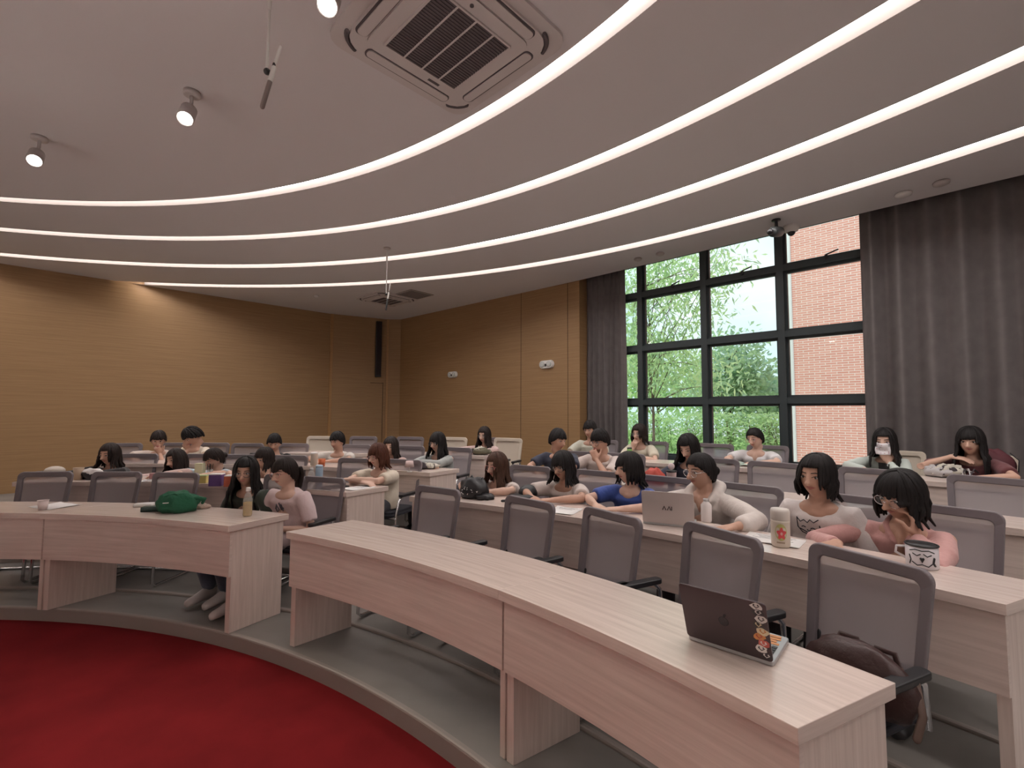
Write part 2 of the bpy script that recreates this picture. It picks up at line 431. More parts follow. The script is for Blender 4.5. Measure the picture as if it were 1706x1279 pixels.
# tall black speaker column on the corner wall
pa, pb = wall_pt(632.5, 535, A, B), wall_pt(632.5, 628, A, B)
t = thing('column_speaker', 'tall narrow black column speaker fixed high on the wood corner wall', 'speaker', (pa.x, pa.y-.05, pb.z), math.atan2(e.y, e.x))
h_ = pa.z-pb.z-.02
mb = MB(); mb.rbox((0, 0, h_/2), (.14, .10, h_), .02); mb.build('cabinet', M_BLACK, t)
mb = MB(); mb.box((0, -.052, h_/2), (.11, .006, h_-.06)); mb.build('grille', mat('speaker_grille', (.02, .012, .014), .8, bump=((300, 300, 300), .5, .002)), t)
# --- window wall
def wu(u, z, off=0):   # point on the window plane
    p = E0+UW*u+NW*(WOFF+off); return Vector((p.x, p.y, z))
def win_hit(px, py, off=0):
    d = ray(px, py); k = NW.dot(E0)+WOFF+off; t = k/(NW.x*d.x+NW.y*d.y); X = Vector((d.x*t, d.y*t)); return (X-E0).dot(UW), CAMZ+d.z*t
RW = Matrix.Rotation(math.atan2(UW.y, UW.x), 3, 'Z')
us = [win_hit(x, 620)[0] for x in (1070, 1177, 1306)]
du = (us[2]-us[0])/2; us = [us[0]-du]+us+[us[2]+du, us[2]+2*du]
zl = [win_hit(x, y)[1] for x, y in ((1236, 461), (1240, 564), (1242, 668))]
zb = win_hit(1116, 763)[1]; ztop = ZC+.2
wroot = thing('window_1', None, None, (0, 0, 0)); wroot['kind'] = 'structure'
fr = MB()
for u in us: fr.box(wu(u, (zb+ztop)/2), (.085, .14, ztop-zb), RW)
for z in zl: fr.box(wu((us[0]+us[-1])/2, z), (us[-1]-us[0], .13, .085), RW)
fr.box(wu((us[0]+us[-1])/2, zb), (us[-1]-us[0]+.08, .15, .09), RW); fr.box(wu((us[0]+us[-1])/2, ztop), (us[-1]-us[0]+.08, .15, .09), RW)
# inner sash lips
for i in range(len(us)-1):
    for z0, z1 in zip([zb]+zl[::-1], zl[::-1]+[ztop]):
        for z in (z0+.055, z1-.055): fr.box(wu((us[i]+us[i+1])/2, z, .02), (du-.08, .05, .035), RW)
        for u in (us[i]+.055, us[i+1]-.055): fr.box(wu(u, (z0+z1)/2, .02), (.035, .05, z1-z0-.08), RW)
fr.build('window_frame', M_FRAMEW, wroot)
gm = bpy.data.materials.new('window_glass'); gm.use_nodes = True; n = gm.node_tree; n.nodes.clear()
o_ = n.nodes.new('ShaderNodeOutputMaterial'); tr = n.nodes.new('ShaderNodeBsdfTransparent'); gl = n.nodes.new('ShaderNodeBsdfGlossy'); mx = n.nodes.new('ShaderNodeMixShader'); fz = n.nodes.new('ShaderNodeFresnel')
fz.inputs[0].default_value = 1.45; gl.inputs['Roughness'].default_value = .02; tr.inputs[0].default_value = (.93, .97, .96, 1)
n.links.new(fz.outputs[0], mx.inputs[0]); n.links.new(tr.outputs[0], mx.inputs[1]); n.links.new(gl.outputs[0], mx.inputs[2]); n.links.new(mx.outputs[0], o_.inputs[0])
for i in range(len(us)-1):
    for z0, z1 in zip([zb]+zl[::-1], zl[::-1]+[ztop]):
        g = MB(); g.box(wu((us[i]+us[i+1])/2, (z0+z1)/2, .03), (du-.10, .006, z1-z0-.10), RW); g.build('pane', gm, wroot)
for px, py in ((1120, 473), (1236, 449), (1376, 420)):
    u, z = win_hit(px, py, -.09); h = MB(); h.box(wu(u, zl[0]+.03, -.085), (.03, .04, .05), RW); h.tube([wu(u, zl[0]+.055, -.1), wu(u+.13, zl[0]+.085, -.12)], .009, 6)
    h.build('window_handle', M_BLACK, wroot)
# wall below and beside the window
wa, wb = E0+NW*(WOFF-.04), E9+NW*(WOFF-.04)
m = MB(); zc_ = (zb-.045-.2)/2
m.box(wu(6.5, (zb-.045-.2)/2), (13, .16, zb-.045+.2), RW); struct('wall_window', m, M_PAINT)
uu = us[-1]+.04
m = MB(); m.box(wu((uu+13)/2, 2.0), (13-uu, .16, 4.6), RW); struct('wall_window_side', m, M_PAINT)
m = MB(); m.box(wu((us[0]-.04)/2-.05, 2.0), (us[0]+.02, .16, 4.6), RW) if us[0] > .05 else None
if m.v: struct('wall_window_edge', m, M_PAINT)
# --- curtains
def curtain(name, label, u0, u1, off, folds, seed, amp=.075):
    rnd = random.Random(seed); n_ = folds*14; ph = 0; pts = []
    widths = [rnd.uniform(.7, 1.35) for _ in range(folds)]; tot = sum(widths); acc = 0; phs = []
    for w in widths: phs.append((acc/tot, w/tot, rnd.uniform(.55, 1.0))); acc += w
    rows = 14; mb = MB(); P = []
    for r in range(rows+1):
        z = .40+(ZC+.16-.40)*r/rows; gather = 1-.10*math.sin(math.pi*min(1, r/rows))
        for i in range(n_+1):
            s_ = i/n_
            for (a, w, am) in phs:
                if s_ <= a+w+1e-9: break
            q = (s_-a)/w; k = .5-.5*math.cos(2*math.pi*q)
            k = k**.8
            d = amp*am*k*(1.0-.25*r/rows)+.012*math.sin(9*s_+r*.35)
            uq = u0+(u1-u0)*(s_)+.015*math.sin(2*math.pi*q)*am
            uq = uq+(.035*(1-r/rows))*(s_-.5)
            P.append(wu(uq, z, -WOFF+off-d))
    F = []
    for r in range(rows):
        for i in range(n_):
            a = r*(n_+1)+i; F.append((a, a+1, a+n_+2, a+n_+1))
    mb.add(P, F); o = mb.build(name, M_CURT, None, True)
    so = o.modifiers.new('thick', 'SOLIDIFY'); so.thickness = .004
    return tag(o, label, 'curtain', 'window curtains')
uc = win_hit(968, 600, -.2)[0], win_hit(1040, 600, -.2)[0]
curtain('curtain', 'narrow gathered grey curtain between the wood wall and the window', uc[0]+.0, uc[1], .22, 8, 3, .10)
ur = win_hit(1440, 600, -.2)[0]
curtain('curtain', 'wide grey curtain hanging in deep folds right of the window', ur, ur+4.2, .20, 19, 5, .19)
# ================================================================== CEILING FITTINGS
def ceil_pt(px, py): return at_z(px, py, ZC)
M_LAMP = mat('lamp_glow', (1, 1, 1), .5, emit=((1, .93, .82), 30)); M_LAMPB = mat('lamp_body', (.5, .46, .45), .4)
def track_spot(cp, fp, label):
    a = ceil_pt(*cp); d = ray(*fp); t = (ZC-.30-CAMZ)/d.z; f = Vector((0, 0, CAMZ))+d*t     # lens face 30 cm down
    t_ = thing('ceiling_spotlight', label, 'spotlight', a, 0, 'ceiling spotlights')
    mb = MB(); mb.lathe([(.055, 0), (.055, -.03), (.045, -.034)], seg=18); mb.build('ceiling_mount', M_LAMPB, t_, True)
    f = f-a; aim = (f-Vector((0, 0, -.10))).normalized(); head0 = f-aim*.17
    mb = MB(); mb.tube([(0, 0, -.03), (0, 0, -.09), head0+aim*.05], .012, 8); mb.build('arm', M_LAMPB, t_, True)
    Rm = aim.to_track_quat('Z', 'Y').to_matrix()
    mb = MB(); mb.lathe([(.03, 0), (.052, .012), (.055, .17), (.048, .17), (.045, .158)], head0, 20, 0, Rm); mb.build('lamp_head', M_LAMPB, t_, True)
    mb = MB(); mb.lathe([(.044, .160), (.02, .163)], head0, 18, 0, Rm); mb.build('bulb', M_LAMP, t_)
    ld = bpy.data.lights.new('spot_light', 'SPOT'); ld.energy = 90; ld.spot_size = rad(70); ld.spot_blend = .7; ld.color = (1, .90, .76); ld.shadow_soft_size = .05
    lo = bpy.data.objects.new('spot_light', ld); COL.objects.link(lo); lo.parent = t_; lo.location = f+aim*.02; lo.rotation_euler = aim.to_track_quat('-Z', 'Y').to_euler()
track_spot((66, 228), (57, 268), 'white adjustable ceiling spotlight, the one farthest left')
track_spot((320, 153), (308, 198), 'white adjustable ceiling spotlight in the middle of the three')
track_spot((556, -38), (545, 10), 'white adjustable ceiling spotlight beside the large air unit at the top')
# unseen lamps added behind the camera; they light the platform to fill the ceiling
for k, (x, y) in enumerate([(-6.4, -2.0), (-4.9, -3.9), (-4.9, -.6), (-3.2, -2.2), (-2.4, -3.6), (-2.9, -.7), (-6.3, -4.0)]):
    t = thing('fill_downlight', 'round recessed ceiling lamp out of view, added for fill light above the platform', 'fill_downlight', (x, y, ZC), 0, 'fill lamps added above the platform')
    mb = MB(); mb.lathe([(.11, 0), (.11, -.008), (.09, -.010), (.085, -.002)], seg=20); mb.build('rim', M_WHITE, t, True)
    mb = MB(); mb.lathe([(.084, -.003), (.02, -.004)], seg=20); mb.build('bulb', M_LAMP, t)
    ld = bpy.data.lights.new('fill_light', 'SPOT'); ld.energy = 560; ld.spot_size = rad(62); ld.spot_blend = .6; ld.color = (1, .93, .95); ld.shadow_soft_size = .09
    lo = bpy.data.objects.new('fill_light', ld); COL.objects.link(lo); lo.parent = t; lo.location = (0, 0, -.03)
# air-conditioning cassettes
M_AC = mat('ac_plastic', (.62, .58, .57), .5); M_ACD = mat('ac_grille', (.115, .095, .10), .6); M_ACL = mat('ac_line', (.09, .075, .08), .6)
def cassette(c, rz, size, label):
    t = thing('air_conditioner', label, 'air conditioner', (c.x, c.y, ZC), rz, 'ceiling air units')
    s_ = size/2; mb = MB(); mb.rbox((0, 0, -.012), (size, size, .024), .10*size)
    mb.rbox((0, 0, -.032), (size*.86, size*.86, .02), .13*size); mb.rbox((0, 0, -.046), (size*.68, size*.68, .012), .06*size); mb.build('panel', M_AC, t)
    q = size*.255; mb = MB(); mb.box((0, 0, -.054), (2*q, 2*q, .006)); mb.build('intake_backing', M_ACL, t)
    mb = MB(); k = 26
    for i in range(k): mb.box((0, -q+(i+.5)*2*q/k, -.059), (2*q, 2*q/k*.55, .006))
    mb.build('intake_grille', M_ACD, t)
    mb = MB()
    for x in (-q*.5, 0, q*.5): mb.box((x, 0, -.063), (.010, 2*q, .006))
    for x in (-q, q): mb.box((x, 0, -.058), (.012, 2*q, .012)); mb.box((0, x, -.058), (2*q, .012, .012))
    mb.build('grille_rib', M_AC, t)
    for k in range(4):
        R4 = Matrix.Rotation(k*math.pi/2, 3, 'Z'); g = MB(); g.rbox(R4 @ Vector((0, s_*.77, -.043)), (size*.60, size*.075, .010), .03*size, R4); lo = g.build('louvre', M_ACL, t)
        g = MB(); g.rbox(R4 @ Vector((0, s_*.765, -.050)), (size*.585, size*.058, .008), .025*size, R4); g.build('louvre_blade', M_AC, lo)
    for k in range(4):
        a0 = rad(45+90*k); g = MB(); pts = []
        for j in range(7):
            a = a0+rad(-28+j*56/6); pts.append(Vector((math.cos(a0)*s_*.86+math.cos(a)*size*.14, math.sin(a0)*s_*.86+math.sin(a)*size*.14, -.03)))
        g.tube(pts, size*.014, 6); g.build('corner_vent', M_ACL, t)
    for rs, xs in ((.012, .3), (.009, .62)):
        g = MB(); g.lathe([(rs, 0), (rs, -.006)], (q*xs, q*1.18, -.052), 10); g.build('sensor', M_ACL, t)
    g = MB(); g.box((-q*.5, -q*1.2, -.052), (.09, .02, .004)); g.build('nameplate', M_ACL, t)
    return t
ga, gb, gc, gd = [at_z(*q, ZC-.058) for q in ((638.5, 75), (757, 138), (852, 78.5), (762, 13))]
gcn = (ga+gc)/2; diag = (gc-ga).length
cassette(gcn, math.atan2((gc-ga).y, (gc-ga).x)+rad(225), (diag/math.sqrt(2))/.52, 'large grey four-way air conditioner in the ceiling at the top centre')
c2 = ceil_pt(645, 497); cassette(c2, rad(48), .95, 'small far four-way air conditioner near the wood corner')
# suspended microphones
def hang_mic(cp, bot, tip, label, near):
    a = ceil_pt(*cp); d = ray(*bot); t = math.hypot(a.x, a.y)/math.hypot(d.x, d.y); b = Vector((0, 0, CAMZ))+d*t
    t_ = thing('hanging_microphone', label, 'microphone', a, 0, 'microphones hung from the ceiling')
    Lr = a.z-b.z; r = .011
    mb = MB(); mb.lathe([(.05, 0), (.05, -.015), (.02, -.025)], seg=16); mb.build('ceiling_mount', M_LAMPB, t_, True)
    mb = MB(); mb.tube([(0, 0, -.02), (0, 0, -Lr*.45)], r, 10); mb.tube([(0, 0, -Lr*.45), (0, 0, -Lr)], r*.65, 10); mb.build('rod', M_WHITE, t_, True)  # white colour stands in for spotlit glare on the near chrome rod
    d2 = ray(*tip); t2 = (math.hypot(a.x, a.y)-.03)/math.hypot(d2.x, d2.y); e_ = Vector((0, 0, CAMZ))+d2*t2-a
    mb = MB(); mb.ball((0, 0, -Lr), .017); mb.tube([(0, 0, -Lr), (.03, 0, -Lr+.0), (.035, 0, -Lr+.04)], .008, 8); mb.build('swivel', M_BLACK, t_, True)
    mb = MB(); k = Vector((.035, 0, -Lr+.02)); mb.tube([k+(k-e_)*.55, k+(k-e_)*.1], .008, 8); mb.tube([k, k+(e_-k)*.35], .012, 10); mb.build('clamp', M_WHITE, t_, True)
    mb = MB(); mb.tube([k+(e_-k)*.35, e_], .0115, 10); mb.build('capsule', M_BLACK if not near else mat('mic_grey', (.20, .16, .15), .35), t_, True)
hang_mic((452, -70), (441, 118), (437, 178), 'chrome rod with a slim microphone, the big one near the top left', True)
hang_mic((645, 413), (643, 490), (643, 516), 'thin white rod with a small black microphone, the far one by the corner', False)
# small far ceiling devices
def disc(px, py, r, label, name='smoke_detector', mat_=M_WHITE):
    a = ceil_pt(px, py); t = thing(name, label, 'smoke detector' if name == 'smoke_detector' else 'ceiling vent', a)
    mb = MB(); mb.lathe([(r*.8, 0), (r, -.012), (r*.95, -.03), (r*.5, -.045), (r*.1, -.047)], seg=20); mb.build('housing', mat_, t, True)
    mb = MB(); mb.lathe([(r*.62, -.030), (r*.66, -.036), (r*.6, -.038)], seg=18); mb.build('ring', M_ACD, t, True)
disc(1505, 321, .075, 'bright white round detector on the ceiling above the wide curtain')
disc(1568, 302, .070, 'duller round detector on the ceiling, right of the bright one', mat_=M_LAMPB)
disc(1063, 430, .06, 'small round detector above the left edge of the window', mat_=M_LAMPB)
disc(1100, 421, .06, 'small round detector slightly right of another above the window', mat_=M_LAMPB)
disc(527, 492, .05, 'tiny round detector on the ceiling above the wood corner door', mat_=M_WHITE)
a = ceil_pt(690, 490); t = thing('ceiling_vent', 'pale square air grille in the ceiling beside the far air unit', 'ceiling vent', a, rad(48))
mb = MB(); mb.box((0, 0, -.008), (.55, .55, .016)); mb.build('frame', mat('vent_grey', (.36, .33, .31), .6), t)
mb = MB(); [mb.box((0, -.21+i*.06, -.018), (.48, .022, .006)) for i in range(8)]; mb.build('slats', M_ACD, t)
a = ceil_pt(795, 457)
# security cameras
a = ceil_pt(1293, 366); t = thing('security_camera', 'dark bullet security camera hanging on a short stem above the window', 'camera', a)
mb = MB(); mb.lathe([(.05, 0), (.05, -.012)], seg=14); mb.tube([(0, 0, -.01), (0, 0, -.12)], .018, 8); mb.build('stem', M_DARKM, t, True)
mb = MB(); mb.tube([(-.07, -.05, -.17), (.06, .05, -.13)], .062, 14); mb.build('camera_body', mat('cam_dark', (.04, .045, .045), .4), t, True)
mb = MB(); mb.tube([(-.125, -.095, -.187), (-.135, -.1, -.19)], .035, 12); mb.build('lens', M_BLACK, t, True)
a = ceil_pt(1318, 376); t = thing('dome_camera', 'white dome security camera beside the dark bullet camera', 'camera', a)
mb = MB(); mb.lathe([(.085, 0), (.09, -.03), (.075, -.07), (.05, -.085)], seg=20); mb.build('housing', M_WHITE, t, True)
mb = MB(); mb.ball((0, 0, -.085), .045); mb.build('dome', M_BLACK, t, True)
# emergency lamps on the wood wall
def emergency(px, py, w, label):
    p = wall_pt(px, py, CC, E0); e = (E0-CC).normalized(); t = thing('emergency_light', label, 'emergency light', (p.x, p.y, p.z), math.atan2(e.y, e.x), 'emergency lamps on the wood wall')
    h = w*.48; mb = MB(); ring = []
    for k in range(24):
        a = 2*math.pi*k/24; x = (w/2-h/2)*(1 if math.cos(a) > 0 else -1)+h/2*math.cos(a); ring.append((x, h/2*math.sin(a)))
    Rx = Matrix.Rotation(math.pi/2, 3, 'X'); mb.prism(ring, 0, .05, (0, 0, 0), Rx, scale1=.9); o = mb.build('housing', M_WHITE, t)
    for sx in (-1, 1):
        mb = MB(); mb.lathe([(h*.32, .05), (h*.34, .062), (h*.24, .070), (h*.05, .071)], (sx*w*.24, 0, 0), 16, 0, Rx); lo = mb.build('lamp', mat('lamp_clear', (.55, .57, .55), .2), t, True)
    mb = MB(); mb.box((0, -.053, -h*.1), (w*.10, .006, h*.3)); mb.build('switch', M_BLACK, t)
emergency(911.5, 607, .33, 'white oval twin emergency lamp on the wood wall, nearer the window')
emergency(755, 624, .30, 'white oval twin emergency lamp on the wood wall, nearer the corner')
# ================================================================== DESKS
DD = .46
END_DIR = {'1L': lambda th: 60, '1R': lambda th: 47+(th-62.8)*.72, '2L': lambda th: 53 if th < 75 else th-14, '2R': lambda th: 50+(th-62)*.88, '3L': lambda th: 53 if th < 72 else th-14, '3R': lambda th: th-12, '4L': lambda th: 58 if th < 70 else th-10, '4R': lambda th: th-10}
def desk_pts(key, th):
    row = int(key[0]); a, b = ROWFIT[key]; R = a*th+b; x, y = pol_xy(R, th); dr = rad(END_DIR[key](th))
    # depth measured along the end direction so that the perpendicular depth stays constant
    k = DD/max(.75, math.cos(dr-rad(th)))
    return Vector((x, y)), Vector((math.cos(dr), math.sin(dr)))*k
def th_of(px, py, z): p = at_z(px, py, z); return polar(p.x, p.y)[1]
def desk(key, th0, th1, label, left_end=True, right_end=True):
    """th0 > th1: from left to right"""
    row = int(key[0]); z0 = floor_desk(row); zt = z0+.75; N = max(6, int(abs(th0-th1)/1.5))
    t = thing('lecture_desk', label, 'desk', (*desk_pts(key, (th0+th1)/2)[0], z0), 0, 'curved lecture desks'); o0 = Vector(t.location)
    ths = [th0+(th1-th0)*i/N for i in range(N+1)]
    F_ = []; K_ = []
    for i, th in enumerate(ths):
        f, d = desk_pts(key, th); f0, d0 = desk_pts(key, th0); f1, d1 = desk_pts(key, th1)
        F_.append(f); K_.append(f+d)
    g = .0015
    def strip(A_, B_, za, zb_, name, mt):
        mb = MB(); L = 0; ls = [0]
        for i in range(1, len(A_)): L += (A_[i]-A_[i-1]).length; ls.append(L)
        n_ = len(A_); P = []
        for a, b in zip(A_, B_):
            for q, z in ((a, za), (b, za), (b, zb_), (a, zb_)): P.append(Vector((q.x, q.y, z))-o0)
        for i in range(n_-1):
            i0, i1 = i*4, i*4+4
            for (j, k, v0, v1) in ((0, 1, 0, DD), (1, 2, 0, zb_-za), (2, 3, 0, DD), (3, 0, 0, zb_-za)):
                mb.add([P[i0+j], P[i1+j], P[i1+k], P[i0+k]], [(0, 1, 2, 3)], 0, [[(ls[i]+row*3, v0+j), (ls[i+1]+row*3, v0+j), (ls[i+1]+row*3, v1+j), (ls[i]+row*3, v1+j)]])
        for i0, s_ in ((0, 1), ((n_-1)*4, -1)):
            Q = [P[i0+j] for j in range(4)]; w = (A_[0]-B_[0]).length; u = [(0, 0), (w, 0), (w, zb_-za), (0, zb_-za)]
            mb.add(Q if s_ > 0 else Q[::-1], [(0, 1, 2, 3)], 0, [u if s_ > 0 else u[::-1]])
        o = mb.build(name, mt, t)
        me = o.data
        import bmesh
        bm = bmesh.new(); bm.from_mesh(me); bmesh.ops.remove_doubles(bm, verts=bm.verts, dist=1e-4); bmesh.ops.recalc_face_normals(bm, faces=bm.faces); bm.to_mesh(me); bm.free()
        return o
    top = strip(F_, K_, zt-.045, zt, 'desktop', M_DESK); bevel(top, .002, 2)
    dv = [(k-f).normalized() for f, k in zip(F_, K_)]
    tn = [(F_[min(i+1, N)]-F_[max(i-1, 0)]).normalized() for i in range(N+1)]
    inn = [f+d*.022 for f, d in zip(F_, dv)]; in2 = [f+d*.040 for f, d in zip(F_, dv)]
    inn[0] = inn[0]+tn[0]*.012*left_end; in2[0] = in2[0]+tn[0]*.012*left_end; inn[-1] = inn[-1]-tn[-1]*.012*right_end; in2[-1] = in2[-1]-tn[-1]*.012*right_end
    strip(inn, in2, z0+.75-.36, zt-.046, 'modesty_panel', M_DESK)
    ends = [(0, 1, left_end), (-1, -1, right_end)]
    for i, sg, is_end in ends:
        base = F_[i]; d = dv[i]; tt = tn[i]*sg
        w0, w1 = (.013, .055) if is_end else (-.0, .03)
        a0 = base+d*.040+tt*w0; a1 = base+d*.040+tt*w1; L = (K_[i]-F_[i]).length-.075
        q = [a0, a1, a1+d*L, a0+d*L]; mb = MB()
        P = [Vector((p.x, p.y, z))-o0 for z in (z0+.002, zt-.046) for p in q]; h = zt-z0
        FC = [(0, 3, 2, 1), (4, 5, 6, 7), (0, 1, 5, 4), (1, 2, 6, 5), (2, 3, 7, 6), (3, 0, 4, 7)]
        # vertical grain: U up the panel
        U = [[(0, 0)]*4, [(0, 0)]*4]+[[(0, 0), (0, w_), (h, w_), (h, 0)] for w_ in (w1-w0, L, w1-w0, L)]
        mb.add(P, FC, 0, U); o = mb.build('side_panel', M_DESK, t)
        if sg < 0:
            import bmesh
            bm = bmesh.new(); bm.from_mesh(o.data); bmesh.ops.recalc_face_normals(bm, faces=bm.faces); bm.to_mesh(o.data); bm.free()
    return t
T1 = lambda x, y: th_of(x, y, .85)
T2 = lambda x, y: th_of(x, y, .92)
T3 = lambda x, y: th_of(x, y, .99)
T4 = lambda x, y: th_of(x, y, 1.06)
s1 = T1(66, 855)
desk('1L', s1, T1(386, 874.8), 'pale wood front-row desk left of the aisle, with the green cloth bag on it')
desk('1L', s1+(s1-T1(386, 874.8)), s1, 'pale wood front-row desk at the far left edge, cut off by the frame', True, False)
desk('1R', T1(474, 886), T1(828, 983), 'empty pale wood front-row desk just right of the aisle', True, False)
desk('1R', T1(828, 983), T1(1333, 1210), 'pale wood front-row desk nearest the viewer, with the dark laptop on it', True, True)
e2 = T2(576, 820.4)
desk('2L', 97.5, 87.5, 'second-row desk at the far left, behind two empty front chairs')
desk('2L', 87.5, 77.5, 'second-row desk holding the purple and red boxes', False, False)
desk('2L', 77.5, e2, 'second-row desk ending at the aisle, in front of the woman in cream', False, True)
desk('2R', T2(684, 826), 51.5, 'second-row desk right of the aisle, with the black drawstring bag', True, False)
desk('2R', 51.5, 41.0, 'second-row desk with the open silver laptop', False, False)
desk('2R', 41.0, T2(1677, 1006), 'second-row desk at the right edge, with the flower thermos and white mug', False, True)
e3 = T3(717, 787)
desk('3L', 97, 83, 'third-row desk at the far left in front of the boy in blue and white')
desk('3L', 83, e3, 'third-row desk ending at the aisle, with a heap of printed cloth on its end', False, True)
desk('3R', T3(846, 790), 49, 'third-row desk right of the aisle, in front of the boy in black', True, False)
desk('3R', 49, 38.5, 'third-row desk with the red bag and the pink tumbler near the middle', False, False)
desk('3R', 38.5, 29, 'third-row desk at the right edge behind three empty chairs', False, True)
e4 = T4(804, 760)
desk('4L', 84.5, 74.5, 'back-row desk at the far left with empty chairs behind it')
desk('4L', 74.5, e4, 'back-row desk ending at the aisle, where the woman with long straight hair sits', False, True)
desk('4R', T4(948, 765), 48, 'back-row desk right of the aisle, in front of the grey curtain edge', True, False)
desk('4R', 48, 33, 'back-row desk before the window and the wide curtain', False, True)
# ================================================================== CHAIRS
def superarc(w, h, r, top=.018, n=6):
    """rounded rectangle outline, x,z, origin at bottom centre, slightly arched top"""
    P = []
    for cx_, cz_, a0 in ((w/2-r, r, -90), (w/2-r, h-r, 0), (-w/2+r, h-r, 90), (-w/2+r, r, 180)):
        for k in range(n+1):
            a = rad(a0+90*k/n); P.append((cx_+r*math.cos(a), cz_+r*math.sin(a)))
    return [(x, z+(top*(1-(2*x/w)**2) if z > h*.6 else 0)) for x, z in P]
def make_chair(label, mesh_mat):
    t = thing('conference_chair', label, 'chair', (0, 0, 0), 0, 'mesh-back chairs')
    # faces -Y; backrest at +Y, leaning back
    tilt = rad(10); H = .54; W0, W1 = .44, .49; y0 = .21; zb_ = .385
    def bp(x, z):  # point of the backrest surface, curved around the back
        wv = (W0+(W1-W0)*z/H)/W1; xx = x*wv
        return Vector((xx, y0+z*math.sin(tilt)-.22*xx*xx-.05*math.sin(math.pi*z/H)*0+.02*math.sin(math.pi*z/H), zb_+z*math.cos(tilt)))
    out = superarc(W1, H, .045); inn = superarc(W1-.085, H-.095, .028, .014); inn = [(x, z+.045) for x, z in inn]
    n_ = len(out); mb = MB(); P = []
    for dy in (-.014, .014):
        for L in (out, inn):
            P += [bp(x, z)+Vector((0, dy, 0)) for x, z in L]
    F = []
    for i in range(n_):
        j = (i+1) % n_
        F += [(i, j, n_+j, n_+i), (2*n_+i, 3*n_+i, 3*n_+j, 2*n_+j), (i, 2*n_+i, 2*n_+j, j), (n_+i, n_+j, 3*n_+j, 3*n_+i)]
    mb.add(P, F); o = mb.build('backrest_frame', M_GREYPL if mesh_mat is not M_CREAM else M_CREAM, t); bevel(o, .006, 2)
    mb = MB(); nx, nz = 8, 8; w_ = W1-.07; P = []
    for j in range(nz+1):
        for i in range(nx+1):
            P.append(bp(-w_/2+w_*i/nx, .03+(H-.066)*j/nz))
    mb.add(P, [(j*(nx+1)+i, j*(nx+1)+i+1, (j+1)*(nx+1)+i+1, (j+1)*(nx+1)+i) for j in range(nz) for i in range(nx)])
    mb.build('mesh_panel', mesh_mat, t, True)
    # seat
    mb = MB(); mb.rbox((0, -.03, .405), (.47, .47, .03), .07); mb.rbox((0, -.03, .428), (.45, .45, .03), .08); o = mb.build('seat', M_SEAT, t); bevel(o, .01, 2)
    mb = MB(); mb.box((0, .20, .41), (.30, .05, .03)); [mb.tube([(s*.16, .17, .395), (s*.17, .235, .42), (s*.185, .25, .53)], .013, 8) for s in (-1, 1)]; mb.build('back_bracket', M_BLACK, t, True)
    for s in (-1, 1):
        mb = MB(); mb.rbox((s*.275, -.02, .60), (.055, .30, .028), .025); o = mb.build('armrest', M_BLACK, t); bevel(o, .006, 2)
        mb = MB(); x = s*.272
        mb.tube([(x, -.12, .585), (x, -.18, .555), (x, -.23, .42), (x, -.25, .04), (x, -.22, .016), (x, .10, .014), (x, .21, .014)], .0125, 8)
        mb.tube([(x, .09, .585), (x, .12, .555), (x, .14, .40), (s*.20, .14, .395)], .0125, 8)
        mb.build('leg', M_CHROME, t, True)
    for q in ((.20, .014), (-.238, .38)): mb = MB(); mb.tube([(-.272, *q), (.272, *q)], .0125, 8); mb.build('cross_bar', M_CHROME, t, True)
    return t
chair_grey = chair_cream = None
def chair(px, py, row, label, off=DD+.27, cream=False, turn=0, group='mesh-back chairs'):
    """px,py: centre of the backrest in the photograph"""
    global chair_grey, chair_cream
    p, th = on_row(px, py, row, off+.28)
    x, y = pol_xy(rfront(row, th)+off, th)
    rz = math.atan2(CY-y, CX-x)+math.pi/2+rad(turn)
    return chair_xy(x, y, floor_chair(row), rz, label, cream, group)
def chair_xy(x, y, z, rz, label, cream=False, group='mesh-back chairs'):
    global chair_grey, chair_cream
    if cream:
        if chair_cream is None: chair_cream = make_chair(label, M_CREAM); c = chair_cream
        else: c = dup(chair_cream, (0, 0, 0), 0, label)
    else:
        if chair_grey is None: chair_grey = make_chair(label, M_MESH); c = chair_grey
        else: c = dup(chair_grey, (0, 0, 0), 0, label)
    c.location = (x, y, z); c.rotation_euler = (0, 0, rz); c['group'] = group
    return c
chair(78, 810, 1, 'empty grey mesh chair at the front row, leftmost of the three behind the paper cup', turn=4)
chair(196, 812, 1, 'empty grey mesh chair at the front row, middle of the three left ones', turn=4)
chair(294, 812, 1, 'empty grey mesh chair behind the green cloth bag', turn=3)
chair(724, 862, 1, 'empty grey mesh front-row chair nearest the aisle on its right side', turn=-4)
chair(872, 875, 1, 'empty grey mesh front-row chair, second from the aisle, below the folded umbrella', turn=-9)
chair(1003, 900, 1, 'empty grey mesh front-row chair left of the silver laptop', turn=-13)
chair(1178, 930, 1, 'empty grey mesh front-row chair behind the dark laptop lid', turn=-15, off=DD+.33)
chair(1416, 975, 1, 'empty grey mesh front-row chair with the brown leather bag on its seat', turn=-12, off=DD+.39)
chair(592, 790, 2, 'empty grey mesh second-row chair left of the woman in the cream shirt')
chair(1290, 800, 3, 'empty grey mesh third-row chair before the woman in white at the window')
chair(1452, 808, 3, 'empty grey mesh third-row chair between the masked woman and the one in pink')
chair(1650, 830, 3, 'empty grey mesh third-row chair at the right edge, before the print bag')
chair(205, 768, 3, 'empty grey mesh third-row chair right of the woman in the dark sweater')
chair(412, 750, 3, 'empty grey mesh third-row chair left of the boy in black')
chair(605, 742, 4, 'empty grey mesh back-row chair right of the boy in the white shirt')
chair(683, 742, 4, 'empty grey mesh back-row chair left of the woman in the grey top')
chair(1190, 752, 4, 'empty grey mesh back-row chair in front of the window, right of the long-haired woman')
